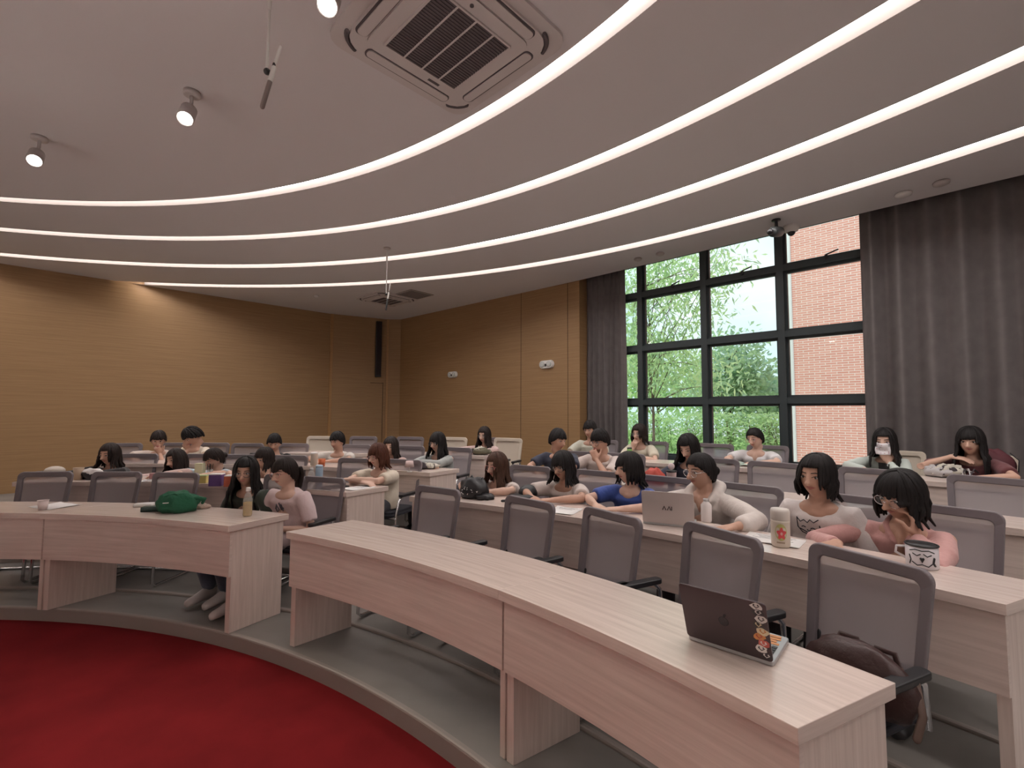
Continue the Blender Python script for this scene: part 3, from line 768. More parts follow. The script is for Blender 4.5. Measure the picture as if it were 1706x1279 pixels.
chair(534, 742, 4, 'pale cream mesh chair beside the boy in the white shirt', cream=True)
chair(755, 742, 4, 'pale cream mesh chair left of the woman with long straight hair', cream=True)
chair(846, 745, 4, 'pale cream mesh chair right of the woman with long straight hair', cream=True)
# ================================================================== OUTSIDE
M_BARK = mat('bark', (.16, .12, .09), .9, noise=((6, 6, 6), .3))
LEAF = {k: mat('leaf_'+k, c, .6, trans=tuple(min(1, x*1.3) for x in c)) for k, c in (('bright', (.56, .70, .37)), ('mid', (.42, .56, .34)), ('dark', (.34, .47, .35)), ('yellow', (.60, .72, .20)))}
GZ = -.35
def out_pt(px, py, dist):   # point 'dist' metres beyond the window plane
    d = ray(px, py); k = NW.dot(E0)+WOFF+dist; t = k/(NW.x*d.x+NW.y*d.y); return Vector((d.x*t, d.y*t, CAMZ+d.z*t))
# ground
m = MB(); a = E0+NW*(WOFF+.2)-UW*25; b = a+UW*80; c = b+NW*60; d = a+NW*60
m.add([(p.x, p.y, GZ) for p in (a, b, c, d)], [(0, 1, 2, 3)]); struct('ground', m, mat('outdoor_paving', (.46, .45, .42), .9, noise=((.6, .6, .6), .15)))
a = out_pt(1040, 700, 12); 
m = MB(); p = [out_pt(900, 700, 9), out_pt(1330, 700, 9), out_pt(1330, 700, 34), out_pt(900, 700, 34)]
m.prism([(q.x, q.y) for q in p], GZ, GZ+.04); o = m.build('lawn', mat('grass', (.28, .42, .12), .95, noise=((3, 3, 3), .3), bump=((60, 60, 60), .6, .03))); tag(o, 'strip of green lawn beyond the window under the trees', 'grass', kind='stuff')
def leaf_tree(name, label, base, height, crowns, n, size, aspect, leafm, seed, droop=.3, trunk=.09, stems=1):
    r = random.Random(seed); t = thing(name, label, 'tree', (base.x, base.y, GZ), 0, 'trees outside the window')
    mb = MB(); heads = []
    for s_ in range(stems):
        q = Vector((r.uniform(-.2, .2)*stems*.6, r.uniform(-.2, .2), 0)); pts = [q]
        for k in range(1, 6): q = q+Vector((r.uniform(-.12, .12), r.uniform(-.12, .12), height/5)); pts.append(q.copy())
        mb.tube(pts, [trunk*(1-.13*k) for k in range(6)], 7); heads.append(pts)
    for (c, rr) in crowns:
        for k in range(5):
            pts = heads[r.randrange(len(heads))]; a = pts[r.randrange(2, 6)]; e_ = Vector(c)+Vector((r.uniform(-1, 1)*rr[0]*.8, r.uniform(-1, 1)*rr[1]*.8, r.uniform(-1, 1)*rr[2]*.8))
            mid = (a+e_)/2+Vector((r.uniform(-.2, .2), r.uniform(-.2, .2), .15)); mb.tube([a, mid, e_], [trunk*.35, trunk*.22, trunk*.08], 5)
    mb.build('trunk', M_BARK, t, True)
    mb = MB(); tot = sum(c[1][0]*c[1][1]*c[1][2] for c in crowns)
    for (c, rr) in crowns:
        cnt = int(n*(rr[0]*rr[1]*rr[2])/tot); tw = []
        for k in range(max(6, cnt//14)):
            while True:
                v = Vector((r.uniform(-1, 1), r.uniform(-1, 1), r.uniform(-1, 1)))
                if .25 < v.length < 1: break
            tw.append(Vector(c)+Vector((v.x*rr[0], v.y*rr[1], v.z*rr[2])))
        for k in range(cnt):
            p = tw[r.randrange(len(tw))]+Vector((r.gauss(0, 1), r.gauss(0, 1), r.gauss(0, 1)))*size*1.6
            d = Vector((r.uniform(-1, 1), r.uniform(-1, 1), r.uniform(-1, .6)-droop)).normalized(); w = d.orthogonal().normalized()
            w = Matrix.Rotation(r.uniform(0, 6.28), 3, d) @ w; L = size*r.uniform(.7, 1.3); W = L*aspect
            mb.add([p, p+d*L*.35+w*W, p+d*L, p+d*L*.35-w*W], [(0, 1, 2, 3)], 0 if r.random() < .65 else 1)
    o = mb.build('foliage', leafm, t); o['kind'] = 'stuff'
    return t
def crown(px, py, dist, base, rr):
    c = out_pt(px, py, dist); return (Vector((c.x-base.x, c.y-base.y, c.z-GZ)), rr)
b1 = out_pt(1085, 700, 5); b1.z = GZ
leaf_tree('willow_leaf_tree', 'tall light green tree with long narrow leaves filling the left window panes', b1, 5.6,
    [crown(1075, 470, 5, b1, (1.0, .8, .8)), crown(1150, 500, 5, b1, (.95, .7, .7)), crown(1100, 600, 5, b1, (1.1, .8, .8)), crown(1168, 618, 5.3, b1, (.8, .7, .55)), crown(1205, 430, 5, b1, (.42, .5, .6)), crown(1050, 550, 4.6, b1, (.5, .5, 1.2)), crown(1120, 420, 5, b1, (1.1, .6, .6))],
    5400, .20, .13, [LEAF['bright'], LEAF['mid']], 11, .5, .045, 3)
b2 = out_pt(1215, 700, 13); b2.z = GZ
leaf_tree('round_tree', 'dark bushy tree in the middle window column', b2, 4.0,
    [crown(1222, 580, 13, b2, (.9, 1.0, .7)), crown(1245, 615, 13, b2, (.9, 1.2, .8)), crown(1200, 630, 13, b2, (1.3, 1.2, 1.0)), crown(1230, 665, 13, b2, (1.6, 1.3, .8))],
    3600, .22, .30, [LEAF['mid'], LEAF['dark']], 12, .1, .10)
b3 = out_pt(1285, 700, 18); b3.z = GZ
leaf_tree('far_tree', 'smaller distant tree right of the bushy one, beside the brick building', b3, 3.2,
    [crown(1285, 650, 18, b3, (1.3, 1.5, .9)), crown(1262, 660, 18, b3, (1.5, 1.4, .9)), crown(1305, 665, 18, b3, (1.4, 1.4, .9))], 2600, .26, .3, [LEAF['dark'], LEAF['mid']], 13, .1, .1)
b4 = out_pt(1100, 700, 16); b4.z = GZ
leaf_tree('leafy_tree', 'broad pale green tree behind the narrow-leaved one', b4, 3.4,
    [crown(1080, 640, 16, b4, (2.6, 1.5, 1.7)), crown(1150, 640, 16, b4, (2.4, 1.5, 1.6)), crown(1045, 600, 16, b4, (1.8, 1.5, 2.2))], 3200, .28, .3, [LEAF['bright'], LEAF['mid']], 14, .1, .1)
# hedge of bamboo-like shrubs further back
for k, (px, nm) in enumerate([(1052, 'leftmost shrub of the hedge beyond the window'), (1105, 'shrub behind the bright low plant outside'), (1158, 'shrub of the hedge behind the long-haired woman'), (1212, 'shrub of the hedge in the lower middle pane'), (1262, 'shrub of the hedge above the woman in white'), (1300, 'rightmost shrub of the hedge, touching the brick building')]):
    r = random.Random(40+k); bb = out_pt(px, 700, 11); t = thing('hedge_shrub', nm, 'shrub', (bb.x, bb.y, GZ), 0, 'hedge shrubs outside')
    mb = MB()
    for j in range(9): mb.tube([(r.uniform(-.5, .5), r.uniform(-.2, .2), 0), (r.uniform(-.6, .6), r.uniform(-.3, .3), 1.7)], [.02, .008], 5)
    mb.build('stem', M_BARK, t); mb = MB()
    for j in range(1500):
        p = Vector((r.gauss(0, .42), r.gauss(0, .3), r.uniform(.25, 2.0))); d = Vector((r.uniform(-1, 1), r.uniform(-1, 1), r.uniform(-.8, 1))).normalized(); w = d.orthogonal().normalized(); L = r.uniform(.10, .2)
        mb.add([p, p+d*L*.4+w*L*.2, p+d*L, p+d*L*.4-w*L*.2], [(0, 1, 2, 3)], 0 if r.random() < .5 else 1)
    o = mb.build('foliage', [LEAF['mid'], LEAF['bright']], t); o['kind'] = 'stuff'
# bright spiky plant near the window
bb = out_pt(1112, 752, 3.0); t = thing('spiky_plant', 'bright yellow-green spiky plant low outside the window', 'plant', (bb.x, bb.y, GZ))
mb = MB(); r = random.Random(5)
for j in range(60):
    a = r.uniform(0, 6.28); e_ = r.uniform(.25, 1.2); L = r.uniform(.5, .95); d = Vector((math.cos(a)*math.cos(e_), math.sin(a)*math.cos(e_), math.sin(e_))); w = Vector((-math.sin(a), math.cos(a), 0)); z0 = r.uniform(0, .55)
    base = Vector((0, 0, z0)); P = []
    for k in range(5):
        q = k/4; c = base+d*L*q-Vector((0, 0, .25*q*q*L)); ww = .035*(1-q)**.6
        P += [c+w*ww+Vector((0, 0, .01)), c-w*ww+Vector((0, 0, .01))]
    mb.add(P, [(2*k, 2*k+1, 2*k+3, 2*k+2) for k in range(4)])
o = mb.build('leaves', LEAF['yellow'], t); o['kind'] = 'stuff'
mb = MB(); mb.tube([(0, 0, 0), (0, 0, .6)], [.06, .04], 8); mb.build('stem', M_BARK, t)
# litter bin by the path
bb = out_pt(1206, 752, 9); t = thing('litter_bin', 'grey round litter bin on the paving outside the window', 'bin', (bb.x, bb.y, GZ))
mb = MB(); mb.lathe([(.25, 0), (.27, .75), (.28, .8)], seg=20); mb.build('bin_body', mat('bin_grey', (.33, .40, .42), .5), t, True)
mb = MB(); mb.lathe([(.29, .88), (.25, .98), (.05, 1.0)], seg=20); [mb.tube([(.22*math.cos(a), .22*math.sin(a), .78), (.22*math.cos(a), .22*math.sin(a), .9)], .015, 6) for a in (0, 2.1, 4.2)]; mb.build('bin_lid', mat('bin_grey', (.33, .40, .42), .5), t)
# brick building
bm_ = bpy.data.materials.new('brick'); bm_.use_nodes = True; n = bm_.node_tree; b = n.nodes['Principled BSDF']; b.inputs['Roughness'].default_value = .9
u = n.nodes.new('ShaderNodeUVMap'); bk = n.nodes.new('ShaderNodeTexBrick'); bk.inputs['Scale'].default_value = 1
bk.inputs['Brick Width'].default_value = .24; bk.inputs['Row Height'].default_value = .060; bk.inputs['Mortar Size'].default_value = .007
bk.inputs['Color1'].default_value = (.66, .28, .22, 1); bk.inputs['Color2'].default_value = (.74, .35, .28, 1); bk.inputs['Mortar'].default_value = (.80, .68, .63, 1)
n.links.new(u.outputs[0], bk.inputs[0]); n.links.new(bk.outputs[0], b.inputs['Base Color'])
c0 = out_pt(1316, 700, 7.0); c0 = Vector((c0.x, c0.y)); t = thing('brick_building', 'red brick building seen through the right window column', 'building', (c0.x, c0.y, GZ))
c1 = c0+UW*11; c2 = c1+NW*9; c3 = c0+NW*9; mb = MB()
for p, q in ((c0, c1), (c1, c2), (c2, c3), (c3, c0)):
    quadwall(mb, p-c0, q-c0, 0, 10.5)
mb.add([(p.x-c0.x, p.y-c0.y, 10.5) for p in (c0, c1, c2, c3)], [(0, 1, 2, 3)]); mb.build('wall', bm_, t)
mb = MB(); mb.box((0, 0, 10.6), (.2, .2, .2)); mb = MB()
cc = (c0+c2)/2-c0; mb.box((cc.x, cc.y, 10.6), (11.3, 9.3, .25), RW); mb.build('parapet', mat('parapet', (.6, .58, .55), .8), t)
mb = MB(); q = c0+UW*.10-NW*.03-c0; mb.tube([(q.x, q.y, 0), (q.x, q.y, 10.4)], .05, 8); mb.build('downpipe', M_WHITE, t)
# ================================================================== PEOPLE
M_EYEW = mat('eye_white', (.62, .58, .55), .3); M_IRIS = mat('iris', (.012, .008, .006), .2); M_BROW = mat('brow_hair', (.02, .014, .012), .8)
M_LIP = mat('lip', (.42, .16, .14), .45); M_RIM_D = mat('rim_dark', (.02, .02, .025), .3); M_RIM_P = mat('rim_pink', (.55, .20, .18), .3); M_RIM_S = mat('rim_silver', (.7, .7, .72), .25, metal=1)
M_LENS = mat('spectacle_lens', (.8, .85, .9), .05, alpha=.10)
M_SHOE = mat('shoe_white', (.62, .56, .54), .6)
def skinm(c, k): return mat('skin_'+k, c, .5, spec=.35)
SKIN = {'a': skinm((.56, .355, .27), 'a'), 'b': skinm((.50, .30, .22), 'b'), 'c': skinm((.62, .41, .32), 'c')}
def hairm(k, c): return mat('hair_'+k, c, .55, spec=.22, noise=((90, 90, 8), .35))
HAIR = {'black': hairm('black', (.011, .009, .009)), 'brown': hairm('brown', (.055, .026, .016)), 'red': hairm('red', (.075, .025, .014)), 'dark': hairm('dark', (.020, .013, .011))}
def cloth(name, c): return mat('cloth_'+name, c, .85, sheen=.2, bump=((14, 14, 9), .55, .02))
CL = {k: cloth(k, c) for k, c in dict(green=(.045, .06, .045), pinkwhite=(.66, .52, .52), black=(.018, .015, .016), blush=(.55, .40, .37), stripe=(.50, .60, .66), cream=(.68, .60, .49), white=(.64, .60, .55),
      bluewhite=(.62, .53, .47), grey=(.33, .35, .34), plum=(.30, .22, .22), tee=(.60, .52, .48), blue=(.035, .075, .30), hood=(.62, .56, .52), knit=(.66, .60, .58), pink=(.56, .31, .29), navy=(.03, .035, .06),
      sage=(.50, .50, .42), beige=(.60, .55, .44), bright=(.66, .65, .66), mint=(.50, .56, .52), wine=(.14, .045, .05), denim=(.07, .09, .13), trouser=(.035, .035, .045), inner=(.03, .05, .22)).items()}
def remesh(o, size, smooth=2):
    m = o.modifiers.new('r', 'REMESH'); m.mode = 'VOXEL'; m.voxel_size = size; m.use_smooth_shade = True
    if smooth: k = o.modifiers.new('s', 'SMOOTH'); k.factor = .5; k.iterations = smooth
    dg = bpy.context.evaluated_depsgraph_get(); me = bpy.data.meshes.new_from_object(o.evaluated_get(dg)); old = o.data
    mats = [q for q in old.materials]; o.modifiers.clear(); o.data = me; bpy.data.meshes.remove(old)
    me.materials.clear(); [me.materials.append(q) for q in mats]; me.polygons.foreach_set('use_smooth', [True]*len(me.polygons)); me.name = o.name
    return o
def ik(S, W, l1, l2, pole):
    d = (W-S).length; mx = (l1+l2)*.985
    if d > mx: W = S+(W-S).normalized()*mx; d = mx
    d = max(d, abs(l1-l2)+.03); u = (W-S).normalized(); a = (l1*l1-l2*l2+d*d)/(2*d); h = math.sqrt(max(0, l1*l1-a*a))
    v = (pole-u*pole.dot(u)); v.normalize(); return S+u*a+v*h, W
def face_fn(v):
    x, y, z = v; f = max(0, -y)
    X, Y, Z = x, y, z
    if z < 0:
        t = -z; X *= (1-.34*t**1.4); Y *= (1-.10*t if y < 0 else 1-.42*t)
        if y < 0: Z *= 1+.03*t
    else: Y *= 1.02 if y > 0 else 1.0
    if f > .3: # forehead/cheek flattening, eye sockets
        Y += .05*f*(1-abs(z))*0
        for s in (-1, 1):
            e_ = math.exp(-((x-s*.40)**2+(z-.03)**2)/.035); Y += .075*e_
            c = math.exp(-((x-s*.48)**2+(z+.28)**2)/.06); Y -= .03*c
        Y -= .05*math.exp(-(x*x/.10+(z+.82)**2/.02))      # chin
        Y -= .045*math.exp(-(x*x/.05+(z+.46)**2/.02))     # mouth
    return (X, Y, Z)
HA, HB, HC = .074, .093, .113
def hand(mb, W, d, nrm, side, curl, sc=1.0):
    """wrist W, direction d, palm normal nrm (fingers curl towards it); side: +1 if the thumb is along +cross"""
    d = d.normalized(); nrm = (nrm-d*nrm.dot(d)).normalized(); lat = d.cross(nrm)*side
    rows = []
    for q, w, th in ((-.015, .026, .020), (.02, .034, .017), (.055, .042, .015), (.085, .041, .0135)):
        c = W+d*q*sc; r = []
        for k in range(10):
            a = 2*math.pi*k/10; r.append(c+lat*math.cos(a)*w*sc+nrm*math.sin(a)*th*sc)
        rows.append(r)
    mb.rings(rows)
    for i, (off, L) in enumerate(((.031, .070), (.0105, .078), (-.0105, .073), (-.031, .058))):
        p = W+d*.078*sc+lat*off*sc; dd = d+lat*off*1.2; pts = [p]; ang = curl*.55
        for k, f in enumerate((.42, .32, .26)):
            dd2 = (Matrix.Rotation(ang, 3, d.cross(nrm)) @ dd).normalized(); p = p+dd2*L*f*sc; pts.append(p); ang += curl*(.9 if k == 0 else .7)
        mb.tube(pts, [.0098*sc, .0094*sc, .0088*sc, .0078*sc], 7)
    p = W+d*.018*sc+lat*.026*sc; e_ = (d*.55+lat*.8+nrm*.35).normalized(); p2 = p+e_*.040*sc; e2 = (d*.85+lat*.35+nrm*.45).normalized(); mb.tube([p-e_*.01, p2, p2+e2*.030*sc, p2+(e2+nrm*.4).normalized()*.052*sc], [.014*sc, .012*sc, .0105*sc, .009*sc], 7)
BUSY = []
def person(name_label, row, px, py, hair=('long', 'black'), yaw=0, pitch=8, roll_=0, shirt='white', sleeve='short', L='desk', R='desk', glasses=None, skin='a', sc=1.06, wide=1.0, male=False,
           voxel=.0085, lean=.12, turn=0, neck='crew', trousers='trouser', feet=-.45, extra=None, hlen=.36, chair_label=None, cream=False, part=.15, fringe=True, mask=False, headoff=.20, hipoff=.26, thick=1.0):
    P, th = on_row(px, py, row, DD+headoff); fl = floor_chair(row)
    x, y = pol_xy(rfront(row, th)+DD+hipoff, th); rz = math.atan2(CY-y, CX-x)+math.pi/2+rad(turn)
    t = thing('person', name_label, 'person', (x, y, fl), rz)
    Ri = Matrix.Rotation(-rz, 3, 'Z'); H = Ri @ (P-Vector((x, y, fl)))          # head centre, local
    zD = .75-(fl-floor_desk(row)); yb = -(hipoff)                                # desk top height and back edge
    MH = Matrix.Rotation(rad(yaw), 3, 'Z') @ Matrix.Rotation(rad(pitch), 3, 'X') @ Matrix.Rotation(rad(roll_), 3, 'Y')
    HS = sc
    hp = lambda v: H+MH @ (Vector(v)*HS)
    w = (1.12 if male else .97)*wide*min(1.05, sc)
    NB = H+Vector((0, .035, -.145*HS))                        # base of the neck
    hip = Vector((0, .02, .50)); tor = NB-hip; up = Vector((NB.x*.5, NB.y*.55, NB.z-.5)).normalized()
    SH = NB+Vector((0, .012, -.032))
    sj = [SH+Vector((s*.158*w, .0, -.02)) for s in (-1, 1)]
    # arms
    arms = []
    l1, l2 = .262*sc, .235*sc
    for s, pose in ((-1, R), (1, L)):
        S = sj[0 if s < 0 else 1]; curl = .5; nrm = Vector((0, 0, -1)); hd = None
        if pose == 'desk': W = Vector((s*.10, yb-.14, zD+.032)); pole = Vector((s*1.0, .3, -.5))
        elif pose == 'fold': W = Vector((-s*.06, yb-.10-.03*(s > 0), zD+.035+.03*(s > 0))); pole = Vector((s, -.15, -.35)); hd = Vector((-s, -.1, -.05))
        elif pose == 'splay': W = Vector((s*.34, yb-.16, zD+.032)); pole = Vector((s, .2, -.2))
        elif pose == 'reach': W = Vector((s*.30, yb-.10, zD+.03)); pole = Vector((s, .4, -.3)); hd = Vector((s*.5, -.8, -.1)); curl = .6
        elif pose == 'reachin': W = Vector((s*.20, yb-.13, zD+.032)); pole = Vector((s, .4, -.3)); hd = Vector((s*.3, -.9, -.1)); curl = .6
        elif pose == 'write': W = Vector((s*.13, yb-.20, zD+.032)); pole = Vector((s, .2, -.5)); curl = .9
        elif pose == 'lap': W = Vector((s*.10, -.20, .585)); pole = Vector((s*.8, .8, -.2))
        elif pose == 'chin': W = hp((s*.035, -.085, -.175)); pole = Vector((s*.5, -.9, -.9)); hd = hp((s*.005, -.095, -.09))-W; nrm = Vector((-s*.3, 1, .1)); curl = 1.15
        elif pose == 'mouth': W = hp((s*.03, -.125, -.145)); pole = Vector((s*.5, -.9, -.9)); hd = hp((-s*.01, -.115, -.055))-W; nrm = Vector((-s*.3, 1, .1)); curl = 1.25
        elif pose == 'cheek': W = hp((s*.088, -.055, -.155)); pole = Vector((s*.9, -.7, -.6)); hd = hp((s*.082, -.02, -.02))-W; nrm = Vector((-s, .15, 0)); curl = .85
        elif pose == 'under': W = hp((s*.11, -.075, -.125)); pole = Vector((s*1.0, -.5, -.5)); hd = Vector((-s, -.15, -.15)); nrm = Vector((0, .2, -1)); curl = .35
        elif pose == 'face': W = hp((s*.05, -.13, -.12)); pole = Vector((s*.5, -.8, -.9)); hd = hp((s*.02, -.105, .02))-W; nrm = Vector((0, 1, 0)); curl = .5
        E_, W = ik(S, W, l1, l2, pole)
        if pose in ('desk', 'fold', 'splay', 'write', 'reach', 'reachin') and E_.z < zD+.04 and E_.y < yb+.03: E_.z = zD+.042
        if hd is None: hd = W-E_; hd.z *= .3
        arms.append((s, S, E_, W, hd, nrm, curl, pose))
    # ---- skin: head, neck, upper chest, arms and hands as one surface
    b = MB()
    b.ball(H, (HA*HS, HB*HS, HC*HS), 30, 22, 0, MH, face_fn)
    b.tube([hp((0, -.088, .020)), hp((0, -.101, -.008)), hp((0, -.111, -.026))], [.0075*HS, .0095*HS, .0125*HS], 8); b.ball(hp((0, -.098, -.030)), (.018*HS, .011*HS, .009*HS), 10, 6, 0, MH)
    for s in (-1, 1): b.ball(hp((s*.076, .004, -.006)), (.010*HS, .020*HS, .030*HS), 8, 6, 0, MH)
    b.tube([hp((0, .012, -.045)), hp((0, .020, -.10)), NB, SH+Vector((0, .01, -.03))], [.050*HS, .047*HS*(1.1 if male else 1), .052*HS, .075], 14)
    b.ball(SH+Vector((0, -.02, -.015)), (.105*w, .062, .055 if neck == 'crew' else .070), 14, 8)
    if neck in ('v', 'scoop'): b.ball(SH+Vector((0, -.056 if neck == 'v' else -.048, -.045 if neck == 'v' else -.030)), (.034 if neck == 'v' else .058*(1.2 if wide > 1.1 else 1), .040, .072 if neck == 'v' else .040), 12, 8)
    b.tube([SH+Vector((0, .01, -.06)), SH*.5+hip*.5, hip], [.085, .10, .11], 12)
    for s, S, E_, W, hd, nrm, curl, pose in arms:
        b.tube([SH+Vector((s*.06, .01, -.05)), S, S.lerp(E_, .5), E_, E_.lerp(W, .3), E_.lerp(W, .75), W], [.046, .042, .038, .034, .036, .027, .022], 12)
        hand(b, W, hd, nrm, -s if pose not in ('cheek',) else s, curl, sc*.98)
    kn = []
    for s in (-1, 1):
        K = Vector((s*.10, -.40, .49)); An = Vector((s*.09, feet, .09)); kn.append((s, K, An)); b.tube([hip+Vector((s*.085, 0, -.02)), K, An], [.06, .048, .034], 10)
    body = b.build('body', SKIN[skin], t, True); remesh(body, voxel, 1)
    bvh = BVHTree.FromPolygons([v.co for v in body.data.vertices], [p.vertices for p in body.data.polygons])
    dirf = MH @ Vector((0, 1, 0))
    def on_face(x, z, out=0.0):
        o = hp((x, -.30, z)); hit = bvh.ray_cast(o, dirf, .6)
        q = hit[0] if hit[0] is not None else hp((x, -.09, z))
        if (q-hp((x, -.09, z))).length > .04: q = hp((x, -.088, z))
        return q-dirf*out
    # ---- face details
    for s in (-1, 1):
        e_ = MB(); q = on_face(s*.031, .004, -.004*HS); e_.ball(q, (.0145*HS, .0075*HS, .0062*HS), 12, 8, 0, MH); e_.ball(q-dirf*.0042*HS-MH @ Vector((0, 0, .0)), (.0062*HS, .0045*HS, .0060*HS), 10, 6, 1, MH)
        e_.tube([on_face(s*.016, .006, .001), on_face(s*.031, .0125, .0015), on_face(s*.047, .007, .001)], .0018*HS, 5, 1); e_.build('eye', [M_EYEW, M_IRIS], t, True)
        e_ = MB(); e_.tube([on_face(s*.015, .0285, .001), on_face(s*.032, .0305, .001), on_face(s*.050, .0245, .0)], [.0032*HS, .0038*HS, .0022*HS], 6, flat=.8); e_.build('eyebrow', M_BROW, t, True)
    e_ = MB(); e_.tube([on_face(-.023, -.0495, -.001), on_face(-.008, -.049, .001), on_face(.008, -.049, .001), on_face(.023, -.0495, -.001)], [.002*HS, .0048*HS, .0048*HS, .002*HS], 7)
    e_.tube([on_face(-.018, -.052, -.001), on_face(0, -.058, .001), on_face(.018, -.052, -.001)], [.002*HS, .0055*HS, .002*HS], 7); e_.build('lips', M_LIP, t, True)
    if glasses:
        g = MB(); gl_ = MB()
        for s in (-1, 1):
            c = on_face(s*.033, .0, .014*HS); pts = []
            for k in range(17):
                a = 2*math.pi*k/16; pts.append(c+MH @ Vector((math.cos(a)*.0265*HS, 0, math.sin(a)*.0225*HS)))
            g.tube(pts, .0019*HS, 6, cap=False); g.tube([c+MH @ Vector((s*.026*HS, 0, .006)), hp((s*.076, -.045, .010)), hp((s*.080, .005, .006))], .0017*HS, 6)
            gl_ = MB(); gl_.add([p for p in pts[:-1]], [tuple(range(16))]); gl_.build('lens', M_LENS, t)
        g.tube([on_face(-.008, .004, .012), on_face(.008, .004, .012)], .0017*HS, 6); g.build('glasses', {'dark': M_RIM_D, 'pink': M_RIM_P, 'silver': M_RIM_S}[glasses], t, True)
    if mask:
        m_ = MB(); n_ = 8; P = []
        for j in range(n_+1):
            for i in range(n_+1):
                u = -1+2*i/n_; v = j/n_; xx = u*.062*(1-.25*abs(v-.6)); zz = .0-.105*v
                q = on_face(xx*.95, zz, .0); q = q-dirf*(.010+.010*(1-u*u)*math.sin(math.pi*min(1, v+.15))); P.append(q)
        m_.add(P, [(j*(n_+1)+i, j*(n_+1)+i+1, (j+1)*(n_+1)+i+1, (j+1)*(n_+1)+i) for j in range(n_) for i in range(n_)])
        o = m_.build('face_mask', mat('mask_cloth', (.72, .70, .72), .8), t, True); so = o.modifiers.new('t', 'SOLIDIFY'); so.thickness = .003
        rr_ = random.Random(4); mm = MB()
        for k in range(16):
            p_ = P[rr_.randrange(len(P))]; mm.ball(p_-dirf*.003, (.005, .002, .004), 7, 5, 0, MH)
        z_ = mm.build('mask_print', mat('mask_rose', (.35, .10, .14), .8), o); z_['kind'] = 'stuff'
    # ---- hair
    style, hc = hair; r = random.Random(int(px*7+py)); hb = MB()
    def cap_fn(v): return v
    k0 = 1.075*thick
    # skull cap: ellipsoid patch following the hairline
    seg, rg = 36, 20; P_ = {}; V_ = []; F_ = []
    def line(phi):   # hairline height (in units of HC) for azimuth phi, 0 = front
        a = abs(phi)
        back = -.62 if style != 'short' else -.45
        if a < 45: return .50
        if a < 75: return .50+(a-45)/30*(-.35)
        if a < 100: return .15+(a-75)/25*(-.20 if style == 'short' else -.45)
        return (-.05 if style == 'short' else -.30)+(a-100)/80*(back-(-.05 if style == 'short' else -.30))
    rows = []
    for k in range(seg):
        phi = -180+360*k/seg; z1 = line(phi); t1 = math.acos(max(-1, min(1, z1))); rw_ = []
        for j in range(13):
            tt_ = t1*j/12; v = Vector((math.sin(tt_)*math.sin(rad(phi)), -math.sin(tt_)*math.cos(rad(phi)), math.cos(tt_)))
            f = Vector(face_fn(v)); q = 1.055*thick+.02*(j/12 < .9)
            if v.y > .2: q += .03
            rw_.append(hp((f.x*HA*q, f.y*HB*q+.002, f.z*HC*(q+.01))))
        rw_.append(hp((f.x*HA*.98, f.y*HB*.98, f.z*HC*.98)))
        rows.append(rw_)
    n_ = len(rows[0]); VV = [p for rw_ in rows for p in rw_]; FF = [(k*n_+j, k*n_+j+1, ((k+1) % seg)*n_+j+1, ((k+1) % seg)*n_+j) for k in range(seg) for j in range(n_-1)]
    hb.add(VV, FF)
    def lock(phi, s_end, drop, r0, out=1.0, tip=.35, fwd=0.0, start=0):
        pts = []; rr = []; px0 = part*(1 if phi > 0 else -1)*.35
        nn = 7
        for j in range(nn+1):
            tt_ = start+(s_end-start)*j/nn; v = Vector((math.sin(tt_)*math.sin(rad(phi)), -math.sin(tt_)*math.cos(rad(phi)), math.cos(tt_)))
            q = k0*out; pts.append(hp((v.x*HA*q+part*.02*math.cos(tt_), v.y*HB*q, v.z*HC*q))); rr.append(r0*(.45+.55*min(1, j/2.5)))
        if drop > 0:
            p = pts[-1]; m_ = max(3, int(drop/.035)); cx_ = p-H; outv = Vector((cx_.x, cx_.y, 0)).normalized()
            for j in range(1, m_+1):
                q = j/m_; z = -drop*q
                sway = outv*(.012*math.sin(q*3.0)+ (.030*q if p.z+z < SH.z+.06 else -.006*q))+Vector((r.uniform(-.003, .003), r.uniform(-.003, .003)+fwd*q, 0))
                pts.append(p+Vector((0, 0, z))+sway); rr.append(r0*(1-(1-tip)*q**1.6))
        hb.tube(pts, rr, 6, flat=.75)
    if style == 'short':
        for k in range(46):
            phi = -180+360*k/46+r.uniform(-3, 3); a = abs(phi); z1 = line(phi)-.06
            if a < 48: z1 = .34+r.uniform(-.06, .08) if fringe else .52
            lock(phi, math.acos(max(-1, min(1, z1))), 0, .0135*HS, 1.01+r.uniform(0, .035), start=.05)
        for k in range(22):
            phi = r.uniform(-180, 180); lock(phi, r.uniform(.7, 1.15), 0, .013*HS, 1.05+r.uniform(0, .03), start=.1)
    else:
        L0 = {'bob': .10, 'long': hlen, 'tied': .0, 'pony': .0}[style]
        for k in range(54):
            phi = -180+360*k/54+r.uniform(-3, 3); a = abs(phi)
            if a < 34:
                if fringe: lock(phi, math.acos(.30+r.uniform(-.05, .1)), 0, .0125*HS, 1.015, start=.08)
                else: lock(phi, math.acos(.56), 0, .0125*HS, 1.01, start=.08)
                continue
            if style in ('tied', 'pony'):
                lock(phi, math.acos(max(-.75, line(phi)-.05)), 0, .012*HS, 1.005, start=.05); continue
            if a < 58: lock(phi*1.12, math.acos(.12), L0*.55+r.uniform(0, .03) if not fringe else .03, .012*HS, 1.02, start=.06); continue
            lock(phi, math.acos(-.05 if a < 110 else -.25), L0*(1 if style == 'long' else 1)+r.uniform(-.02, .03), .0165*HS, 1.02+r.uniform(0, .03), fwd=(-.035 if a < 95 and style == 'long' else .02), start=.06)
